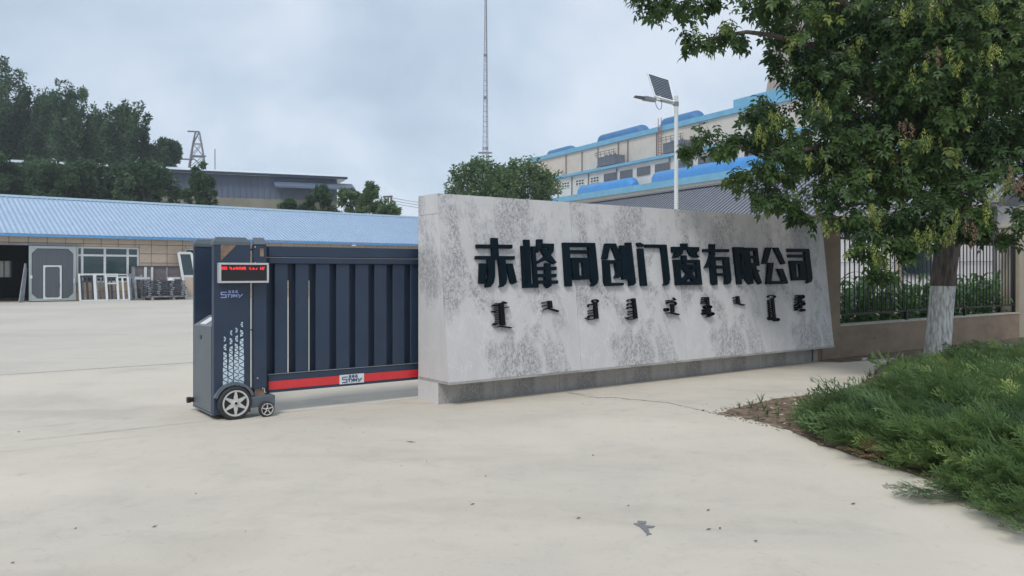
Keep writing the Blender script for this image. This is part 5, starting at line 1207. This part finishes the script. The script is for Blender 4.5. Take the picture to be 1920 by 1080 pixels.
# limbs
def limb(pts, r0, r1):
    b = MB(); P_ = [tp(*p) for p in pts]; Q = []
    for i in range(len(P_)-1):
        for t in (0, .5): Q.append(P_[i].lerp(P_[i+1], t)+Vector((0, 0, .03 if t else 0)))
    Q.append(P_[-1]); n = len(Q); b.tube(Q, [r0+(r1-r0)*i/(n-1) for i in range(n)], 9); b.build('limb', m_bark, maple)
limb([(1785,395,13.9),(1740,330,13.3),(1640,270,12.6),(1520,280,12.2),(1440,300,11.9),(1340,262,11.6)], .10, .012)
limb([(1786,340,13.9),(1720,240,13.2),(1620,130,12.6),(1500,80,12.2),(1400,60,11.8),(1310,80,11.5)], .10, .012)
limb([(1786,300,13.9),(1700,120,13.0),(1560,-10,12.2),(1420,-40,11.6),(1262,-8,11.2),(1180,-16,11.0)], .10, .010)
limb([(1784,400,13.9),(1750,390,12.9),(1690,410,11.9),(1640,430,11.5)], .06, .012)
limb([(1784,390,13.9),(1730,360,12.8),(1620,380,12.0),(1500,415,11.9)], .06, .010)
limb([(1786,360,13.9),(1820,340,12.8),(1850,390,11.6),(1872,436,11.1)], .05, .010)
limb([(1786,280,13.9),(1850,200,12.8),(1920,200,12.1),(1960,250,12.1)], .07, .015)
limb([(1785,230,13.9),(1800,80,13.0),(1850,60,12.0),(1940,40,11.9)], .07, .015)
limb([(1785,200,13.9),(1730,150,14.4),(1650,110,14.6)], .06, .015)
limb([(1784,180,13.9),(1850,100,14.6),(2000,80,14.0)], .06, .015)
# seed bunches
SV, SF = [], []
rs = random.Random(3)
for i in range(46):
    t = i/46; a = rs.uniform(0, 6.28); r_ = .010+.045*math.sin(math.pi*min(1, t*1.1))*rs.uniform(.5, 1); z = -t*.24
    p_ = Vector((r_*math.cos(a), r_*math.sin(a), z)); d_ = Vector((math.cos(a)*.35, math.sin(a)*.35, -1)).normalized()*rs.uniform(.030, .044); s_ = Vector((-math.sin(a), math.cos(a), 0))*.008
    n = len(SV); SV += [p_, p_+d_*.5+s_, p_+d_*.5-s_, p_+d_]; SF += [(n, n+1, n+3), (n, n+3, n+2)]
SV = np.array([v_[:] for v_ in SV]); SF = np.array(SF)
sm = [arr_mesh('seed_bunch', SV, SF, L_SEED, np.repeat(np.clip(RNG.normal(.5+k, .25, 46), 0, 1), 4)) for k in (-.15, .2)]
smb = arr_mesh('seed_bunch', SV, SF, L_SEEDB, np.repeat(np.clip(RNG.normal(.5, .3, 46), 0, 1), 4))
sb = [(1640,398,11.1,9,0),(1652,478,11.0,7,0),(1735,436,10.9,9,0),(1768,428,10.95,9,0),(1790,396,10.9,5,0),(1850,398,10.9,4,0),(1870,345,10.9,6,0),(1700,15,11.4,8,0),(1760,20,11.3,7,0),(1860,18,11.2,6,0),(1860,92,11.0,6,0),(1790,112,11.1,5,0),(1740,90,11.2,3,1),
      (1905,330,10.8,7,1),(1880,350,10.9,4,0),(1450,232,11.4,9,0),(1500,195,11.6,2,1),(1440,250,11.4,5,0),(1550,190,11.5,5,0),(1700,235,11.2,4,1),(1740,245,11.2,5,0),(1520,290,11.5,6,0),(1310,60,11.3,3,0),(1820,420,10.9,4,1),(1560,425,11.2,4,0),(1720,120,11.2,5,0),(1810,190,11.1,3,0),(1600,80,11.8,5,0)]
for (px, py, D, n, br) in sb:
    for j in range(n):
        p_ = at(px+RNG.normal(0, 13), py+RNG.normal(-4, 10), D+RNG.normal(0, .12)); s_ = RNG.uniform(.55, 1.0)
        M4 = Matrix.Translation(p_) @ Matrix.Rotation(RNG.uniform(0, 6.28), 4, 'Z') @ Matrix.Rotation(RNG.normal(0, .15), 4, 'X') @ Matrix.Scale(s_, 4)
        link('seed_bunch', smb if br else sm[j % 2], M4, maple)

# ------------------------------------------------------------------ planting bed, soil
def poly_sheet(name, pts, z, m, jit=0.0, step=0.12, kind='structure'):
    out_ = []
    rr = random.Random(11)
    for i in range(len(pts)):
        a, c = Vector(pts[i]), Vector(pts[(i+1) % len(pts)]); n = max(1, int((c-a).length/step))
        for k in range(n):
            p_ = a.lerp(c, k/n); out_.append(Vector((p_.x+rr.uniform(-jit, jit), p_.y+rr.uniform(-jit, jit), z)))
    b = MB(); b.add(out_, [tuple(range(len(out_)))]); o = b.build(name, m); o['kind'] = kind; return o
bed = [gnd(1345, 776), gnd(1385, 765), gnd(1460, 748), gnd(1560, 738), gnd(1612, 722), gnd(1640, 700), gnd(1650, 688), SG(9.6, -0.55, 0), SG(8.05, -0.35, 0), SG(7.9, 0.05, 0), SG(FEND-2, 0.05, 0), Vector((18, 8, 0)), Vector((14, -2, 0)), Vector((3.6, -2, 0)), Vector((3.35, 3.5, 0)),
       gnd(1870, 960), gnd(1760, 905), gnd(1640, 868), gnd(1540, 836), gnd(1480, 806), gnd(1400, 786)]
bed = [Vector((p_.x, p_.y, 0)) for p_ in bed]
poly_sheet('soil_bed', bed, 0.008, m_soil, 0.035)
poly_sheet('garden_soil', [SG(8.8, 0.32, 0), SG(FEND, 0.32, 0), SG(FEND, 8, 0), SG(8.8, 8, 0)], 0.006, m_soil)
# clods and grit on the soil and along its edges
rk = random.Random(21)
def blob(mb, c, r_, sq=.6):
    pts = [Vector((c.x+r_*math.cos(a)*rk.uniform(.7, 1.3), c.y+r_*math.sin(a)*rk.uniform(.7, 1.3), c.z+rk.uniform(0, r_*.3))) for a in (0, 1.25, 2.5, 3.77, 5.0)]
    top_ = Vector((c.x+rk.uniform(-.3, .3)*r_, c.y+rk.uniform(-.3, .3)*r_, c.z+r_*sq*rk.uniform(.7, 1.4))); n = len(mb.v); mb.add(pts+[top_], [(i, (i+1) % 5, 5) for i in range(5)])
b = MB(); bl = MB()
def inpoly(x, y, poly):
    c = False; j = len(poly)-1
    for i in range(len(poly)):
        if (poly[i].y > y) != (poly[j].y > y) and x < (poly[j].x-poly[i].x)*(y-poly[i].y)/(poly[j].y-poly[i].y)+poly[i].x: c = not c
        j = i
    return c
cnt = 0
while cnt < 3600:
    x, y = rk.uniform(2.2, 7.5), rk.uniform(5.5, 14.2)
    if inpoly(x, y, bed): blob(b if rk.random() < .85 else bl, Vector((x, y, .008)), rk.uniform(.006, .030)*(1 if rk.random() < .95 else 2)); cnt += 1
for i in range(500):   # grit spilled over the concrete edge
    k = rk.choice([0, 1, 2, 3, 19, 20]); a_, c_ = bed[k], bed[(k+1) % len(bed)]; p_ = a_.lerp(c_, rk.random()); blob(b if rk.random() < .6 else bl, Vector((p_.x+rk.gauss(0, .07), p_.y+rk.gauss(0, .10), .002)), rk.uniform(.004, .016))
tag(b.build('soil_clods', m_soil), 'crumbly brown soil clods on the bare patch', 'soil', None, 'stuff')
tag(bl.build('grit', m_stonebit), 'pale grit scattered over the bare soil', 'gravel', None, 'stuff')
# raised broken edge
def kerbline(pts, nm, lab, m, w_=.035, h_=.03):
    b = MB(); P_ = []
    for i in range(len(pts)-1):
        n = max(2, int((pts[i+1]-pts[i]).length/.07))
        for k in range(n): P_.append(pts[i].lerp(pts[i+1], k/n))
    P_.append(pts[-1]); R_ = [rk.uniform(.4, 1)*h_ for _ in P_]
    b.tube([Vector((p_.x+rk.uniform(-.015, .015), p_.y+rk.uniform(-.015, .015), -.004)) for p_ in P_], R_, 6); o = b.build(nm, m); o['kind'] = 'structure'
kerbline([bed[1], bed[2], bed[3], bed[4]], 'soil_ridge', '', m_soil, h_=.022)
kerbline([bed[0], bed[20], bed[19]], 'broken_slab_edge', '', m_coping, h_=.018)

# ------------------------------------------------------------------ juniper
jun_poly = [gnd(1520, 803), gnd(1572, 838), gnd(1680, 872), gnd(1780, 905), gnd(1860, 960), gnd(1930, 1010), Vector((3.35, 3.2, 0)), Vector((3.5, 0.5, 0)), Vector((12, 0.5, 0)), Vector((15, 9, 0)), SG(15.5, -1.9, 0), SG(12.6, -1.55, 0), SG(11.2, -1.35, 0), gnd(1690, 712), gnd(1672, 742), gnd(1625, 768)]
jun_poly = [Vector((p_.x, p_.y, 0)) for p_ in jun_poly]
def spray(ntw, seed, L=.5, dense=1):
    rr = random.Random(seed); V, F = [], []
    def strip(p0, p1, w0, nrm):
        d = (p1-p0); s_ = d.cross(nrm).normalized()*w0; n = len(V); mid = p0+d*.55
        V.extend([p0+s_*.4, p0-s_*.4, mid-s_, mid+s_, p1]); F.extend([(n, n+1, n+2), (n, n+2, n+3), (n+3, n+2, n+4)])
    pts = [Vector((L*t, L*.05*math.sin(t*4+seed), L*(.30*t-.20*t*t))) for t in [i/10 for i in range(11)]]
    for i in range(10): strip(pts[i], pts[i+1]+(pts[i+1]-pts[i])*.1, .006*(1-i/14), Vector((0, 0, 1)))
    for i in range(ntw):
        t = .12+.86*i/ntw; k = min(9, int(t*10)); p_ = pts[k].lerp(pts[k+1], t*10-k); s_ = 1 if i % 2 else -1
        ln = L*(.30*math.sin(math.pi*min(1, .25+t*.72))+.03)*rr.uniform(.7, 1.2); an = s_*rr.uniform(.40, .85)
        d = Vector((math.cos(an), math.sin(an), rr.uniform(-.05, .55))).normalized(); q_ = p_+d*ln; strip(p_, q_, .0048, Vector((0, 0, 1)))
        for j in range(3*dense):
            tt = .25+.7*j/(3*dense); pp_ = p_.lerp(q_, tt); aa = an+rr.choice((-1, 1))*rr.uniform(.35, .8); dd = Vector((math.cos(aa), math.sin(aa), rr.uniform(-.2, .6))).normalized(); strip(pp_, pp_+dd*ln*.32, .0040, Vector((rr.uniform(-.5, .5), 0, 1)))
    return np.array([v_[:] for v_ in V]), np.array(F)
temps = [spray(20, s_, .42) for s_ in range(5)]
rj = np.random.default_rng(9)
pts = []
jp = np.array([[p_.x, p_.y] for p_ in jun_poly])
def seg_dist(x, y):
    best = 1e9
    for i in range(len(jp)):
        a, c = jp[i], jp[(i+1) % len(jp)]; ab = c-a; t = max(0, min(1, ((x-a[0])*ab[0]+(y-a[1])*ab[1])/(ab@ab))); best = min(best, math.hypot(x-a[0]-t*ab[0], y-a[1]-t*ab[1]))
    return best
while len(pts) < 6900:
    y = rj.uniform(2.2, 14.5); x = rj.uniform(2.6, 11.5)
    if x/y > .67 or not inpoly(x, y, jun_poly): continue
    if rj.random() > min(1.0, 6.2/y+.12): continue
    d_ = seg_dist(x, y); pts.append((x, y, d_))
pts = np.array(pts); n = len(pts)
hmap = lambda x, y: .17*np.sin(x*2.6+y*.9)+.13*np.sin(y*3.3-x*1.7)+.08*np.sin(x*5.1+y*4.3)
hh = np.clip(pts[:, 2]/.75, 0, 1)**.6*(.21+hmap(pts[:, 0], pts[:, 1])*.6)*np.clip(1.25-pts[:, 1]/16, .5, 1)
z = .02+hh*(1-rj.uniform(0, 1, n)**1.6*.75)
# sprays lean outwards (towards the concrete) and upwards
az = math.pi*1.02+rj.normal(0, .75, n)+.25*np.sin(pts[:, 1]*1.7+pts[:, 0])
az = np.where(pts[:, 1] > 9.5, az-.25, az)
pit = np.clip(rj.normal(.42, .30, n), -.25, 1.2)*np.clip(.35+hh*2.4, .3, 1)
rol = rj.normal(0, .55, n); sc = rj.uniform(.50, 1.25, n)*np.clip(.55+pts[:, 2]/.7, .55, 1)
big = (rj.uniform(0, 1, n) > .955) & (pts[:, 1] < 9); sc = np.where(big, sc*1.55, sc); pit = np.where(big, pit*.7+.12, pit)
pos = np.stack([pts[:, 0], pts[:, 1], z], 1)
grp = (np.sin(pts[:, 0]*2.3+1+np.sin(pts[:, 1]*1.7))+np.sin(pts[:, 1]*1.9+pts[:, 0]*.9))*.13
tnt = np.clip(.34+grp+rj.normal(0, .13, n)+.22*(z-.2)+(rj.uniform(0, 1, n) > .93)*.20, 0, 1)
tnt = np.where(big, np.minimum(tnt, .45), tnt)
Vs, Fs, Ts, off = [], [], [], 0
pick = rj.integers(0, 5, n)
for k in range(5):
    mk = pick == k; V, Fc = scatter(temps[k][0], temps[k][1], pos[mk], rots(az[mk], pit[mk], rol[mk]), sc[mk])
    Vs.append(V); Fs.append(Fc+off); off += len(V); L_ = len(temps[k][0]); t_ = np.repeat(tnt[mk], L_)+np.tile(temps[k][0][:, 0]*.30, mk.sum())
    Ts.append(np.clip(t_, 0, 1))
o = link('juniper_cover', arr_mesh('juniper_cover', np.concatenate(Vs), np.concatenate(Fs), L_JUN, np.concatenate(Ts))); tag(o, 'dense spreading green juniper covering the planting bed', 'juniper', None, 'stuff')
# dry brown juniper branch
k = 26; P = np.stack([rj.normal(at(1672, 0, 6.72).x, .10, k), rj.normal(6.72, .06, k), rj.uniform(.03, .13, k)], 1)
V, Fc = scatter(temps[1][0], temps[1][1], P, rots(math.pi+rj.normal(0, .5, k), rj.normal(.1, .2, k), rj.normal(0, .6, k)), rj.uniform(.4, .65, k))
o = link('dry_juniper_branch', arr_mesh('dry_juniper_branch', V, Fc, L_JUNB, np.repeat(RNG.uniform(0, 1, k), len(temps[1][0])))); tag(o, 'dry orange brown juniper twigs at the front edge of the green cover', 'dead branch')
# low outlying spray lying on the concrete
k = 34; P = np.stack([rj.uniform(2.85, 3.35, k), rj.normal(5.60, .07, k), rj.uniform(.02, .06, k)], 1)
V, Fc = scatter(temps[2][0], temps[2][1], P, rots(math.pi+rj.normal(0, .3, k), rj.normal(.02, .1, k), rj.normal(0, .4, k)), rj.uniform(.45, .8, k))
o = link('low_juniper_spray', arr_mesh('low_juniper_spray', V, Fc, L_JUN, np.repeat(RNG.uniform(.1, .5, k), len(temps[2][0])))); tag(o, 'flat juniper spray lying out over the concrete in front of the bed', 'juniper')
# weeds on the soil
GV, GFc = [], []
for i in range(14):
    a = rs.uniform(0, 6.28); L_ = rs.uniform(.06, .15); o_ = rs.uniform(.2, .9); n = len(GV)
    p0 = Vector((0, 0, 0)); p1 = Vector((math.cos(a)*L_*o_*.4, math.sin(a)*L_*o_*.4, L_*.6)); p2 = Vector((math.cos(a)*L_*o_, math.sin(a)*L_*o_, L_*.85)); s_ = Vector((-math.sin(a), math.cos(a), 0))*.004
    GV += [p0-s_, p0+s_, p1+s_, p1-s_, p2]; GFc += [(n, n+1, n+2), (n, n+2, n+3), (n+3, n+2, n+4)]
GV = np.array([v_[:] for v_ in GV]); GFc = np.array(GFc)
P = []
while len(P) < 170:
    x, y = rk.uniform(2.3, 7.5), rk.uniform(6.8, 14)
    if inpoly(x, y, bed) and not (inpoly(x, y, jun_poly) and seg_dist(x, y) > .3) and rk.random() < (.9 if seg_dist(x, y) < .5 else .25): P.append((x, y, .01))
P = np.array(P); k = len(P)
V, Fc = scatter(GV, GFc, P, rots(RNG.uniform(0, 6.28, k), np.zeros(k), np.zeros(k)), RNG.uniform(.5, 1.3, k))
o = link('weeds', arr_mesh('weeds', V, Fc, L_FARL, np.repeat(RNG.uniform(.3, 1, k), len(GV)))); tag(o, 'sparse weeds and grass tufts on the bare soil', 'weeds', None, 'stuff')

# ------------------------------------------------------------------ garden plants behind the fence
def corn(seed, h):
    rr = random.Random(seed); V, F, T = [], [], []
    def q4(a, b_, c, d_, t): n = len(V); V.extend([a, b_, c, d_]); F.append((n, n+1, n+2, n+3)); T.extend([t]*4)
    for i in range(6):
        z0, z1 = h*.85*i/6, h*.85*(i+1)/6
        for k in range(3):
            a0, a1 = 2.09*k, 2.09*(k+1); r_ = .014; q4(Vector((r_*math.cos(a0), r_*math.sin(a0), z0)), Vector((r_*math.cos(a1), r_*math.sin(a1), z0)), Vector((r_*math.cos(a1), r_*math.sin(a1), z1)), Vector((r_*math.cos(a0), r_*math.sin(a0), z1)), .3)
    for i in range(15):
        a = rr.uniform(0, 6.28); z0 = h*(.10+.80*i/15); L = rr.uniform(.28, .48)*h*.55/0.8; el = rr.uniform(.7, 1.2); w_ = rr.uniform(.035, .055); t_ = rr.uniform(.1, 1)
        prev = None; p_ = Vector((0, 0, z0)); s_ = Vector((-math.sin(a), math.cos(a), 0))
        for k in range(7):
            ww = w_*math.sin(math.pi*(.15+.85*k/6)) if k < 6 else .002
            cur = (p_-s_*ww, p_+s_*ww)
            if prev: q4(prev[0], prev[1], cur[1], cur[0], t_)
            prev = cur; e_ = el-k*.34; p_ = p_+Vector((math.cos(a)*math.cos(e_), math.sin(a)*math.cos(e_), math.sin(e_)))*L/6*1.5
    return arr_mesh('leaves', np.array([v_[:] for v_ in V]), np.array(F), L_CORN, np.array(T))
cms = [corn(s_, h_) for s_, h_ in ((1, 1.25), (2, 1.45), (3, 1.1), (4, 1.35))]
GP = 'leafy vegetable plants behind the iron fence'
cnt = 0
for row_ in range(4):
    u = 8.75+row_*.09
    while u < 17.6+row_*.4:
        v = .55+row_*.42+rk.uniform(-.1, .1)
        o = link('garden_plant', cms[rk.randrange(4)], SG.mat(u, v, 0) @ Matrix.Rotation(rk.uniform(0, 6.28), 4, 'Z') @ Matrix.Scale(rk.uniform(.90, 1.25), 4))
        tag(o, ['leafy green vegetable plant in the row right behind the iron fence', 'leafy green vegetable plant in the second row behind the iron fence', 'leafy green vegetable plant in the third row behind the iron fence', 'leafy green vegetable plant in the last row behind the iron fence'][row_], 'plant', GP+[', front row', ', second row', ', third row', ', last row'][row_]); u += rk.uniform(.26, .40)

# ------------------------------------------------------------------ litter, pipe, cracks, marks
def crumple(c, r_, nm, lab, cat, m, seed):
    rr = random.Random(seed); b = MB(); P_ = [Vector((c.x+r_*rr.uniform(-1, 1), c.y+r_*rr.uniform(-1, 1)*.7, c.z+r_*rr.uniform(0, .9))) for _ in range(9)]
    b.add(P_, [(0, 1, 2), (1, 2, 3), (2, 3, 4), (3, 4, 5), (4, 5, 6), (5, 6, 7), (6, 7, 8), (0, 3, 6), (1, 4, 7), (2, 5, 8)]); return tag(b.build(nm, m), lab, cat)
crumple(gnd(1663, 682), .085, 'white_wrapper', 'crumpled white wrapper on the soil left of the tree trunk', 'litter', m_whitelit, 1)
crumple(gnd(1622, 677), .07, 'flat_wrapper', 'flattened white wrapper on soil by the brown wall near the sign', 'litter', m_whitelit, 5)
crumple(gnd(1886, 651), .12, 'paper_scrap', 'white scrap by the brown wall at the far right', 'litter', m_whitelit, 8)
pp_ = [gnd(1789, 668), gnd(1856, 664), gnd(1868, 663.5)]
b = MB(); z_ = .13; b.tube([Vector((p_.x, p_.y, z_)) for p_ in pp_], [.042, .042, .050], 14); o = tag(b.build('plastic_pipe', m_pvc), 'white plastic pipe lying by the wall right of the tree trunk', 'pipe')
b = MB()   # crack from the sign base to the bed
cr = [(1062, 737), (1085, 739), (1100, 744), (1125, 746), (1150, 745.5), (1185, 749), (1215, 752), (1250, 755), (1285, 763), (1320, 771), (1348, 777)]
rr = random.Random(4); P_ = []
for i in range(len(cr)-1):
    for k in range(8):
        t = k/8; P_.append(gnd(cr[i][0]+(cr[i+1][0]-cr[i][0])*t, cr[i][1]+(cr[i+1][1]-cr[i][1])*t+rr.uniform(-.6, .6)))
L0 = [Vector((p_.x, p_.y+rr.uniform(.004, .018), .004)) for p_ in P_]; L1 = [Vector((p_.x, p_.y-rr.uniform(.002, .011), .004)) for p_ in P_]
n = len(P_); b.add(L0+L1, [(i, n+i, n+i+1, i+1) for i in range(n-1)]); b.build('crack', m_crack)['kind'] = 'structure'
b = MB()   # dark torn mark on the concrete
for poly in ([(1188, 981), (1197, 980), (1205, 984), (1228, 986), (1222, 989), (1213, 989), (1217, 993), (1216, 997), (1222, 1001), (1216, 1001), (1213, 1004), (1211, 998), (1206, 993), (1200, 987)], [(1195, 976), (1212, 977), (1210, 982), (1198, 981)]):
    b.prism([gnd(a, c, .006) for a, c in poly], Vector((0, 0, -.004)))
tag(b.build('tar_scrap', m_mark), 'torn dark grey scrap lying on the concrete in the foreground', 'scrap')
b = MB()
for (px, py, a, L, w_) in [(1329, 993, 0, .05, .006), (1350, 991, .8, .03, .01), (1417, 1015, -.7, .035, .012), (1328, 957, .4, .04, .008), (1085, 972, .5, .05, .005), (1488, 812, .2, .04, .008), (770, 829, -.5, .16, .006), (290, 988, .5, .05, .006), (886, 946, .2, .05, .005), (35, 810, 0, .05, .008), (1112, 854, .2, .03, .008), (1600, 945, .2, .05, .01)]:
    if a is None: continue
    L *= .8; w_ *= .55; c = gnd(px, py, .0055); d_ = Vector((math.cos(a), math.sin(a), 0)); s_ = Vector((-math.sin(a), math.cos(a), 0))
    b.add([c-d_*L/2, c-s_*w_, c+d_*L/2+Vector((0, 0, .006)), c+s_*w_+Vector((0, 0, .008))], [(0, 1, 2), (0, 2, 3)])
rr = random.Random(31)
for i in range(60):
    x, y = rr.uniform(-5, 5), 3.0+8*rr.random()**1.3; L = rr.uniform(.003, .012); a = rr.uniform(0, 3.1); d_ = Vector((math.cos(a), math.sin(a), 0))*L; s_ = Vector((-math.sin(a), math.cos(a), 0))*L*rr.uniform(.2, .6); c = Vector((x, y, .005))
    if inpoly(x, y, bed): continue
    b.add([c-d_, c-s_, c+d_+Vector((0, 0, .004)), c+s_+Vector((0, 0, .005))], [(0, 1, 2), (0, 2, 3)])
tag(b.build('dry_leaf_bits', m_twig), 'tiny dry leaf bits and twigs scattered on the concrete', 'leaf litter', None, 'stuff')

# ------------------------------------------------------------------ thin haze
hz = MB(); hz.box(WF, (-260, 260), (-12, 262), (-1, 88)); m_hz = bpy.data.materials.new('haze'); m_hz.use_nodes = True; N = m_hz.node_tree; N.nodes.clear()
o_ = N.nodes.new('ShaderNodeOutputMaterial'); pv = N.nodes.new('ShaderNodeVolumePrincipled'); pv.inputs['Color'].default_value = (0.90, 0.95, 1.0, 1); pv.inputs['Density'].default_value = 0.0006
N.links.new(pv.outputs[0], o_.inputs['Volume']); hzo = hz.build('haze', m_hz); hzo['kind'] = 'stuff'; hzo['label'] = 'thin pale haze over the far buildings and trees'
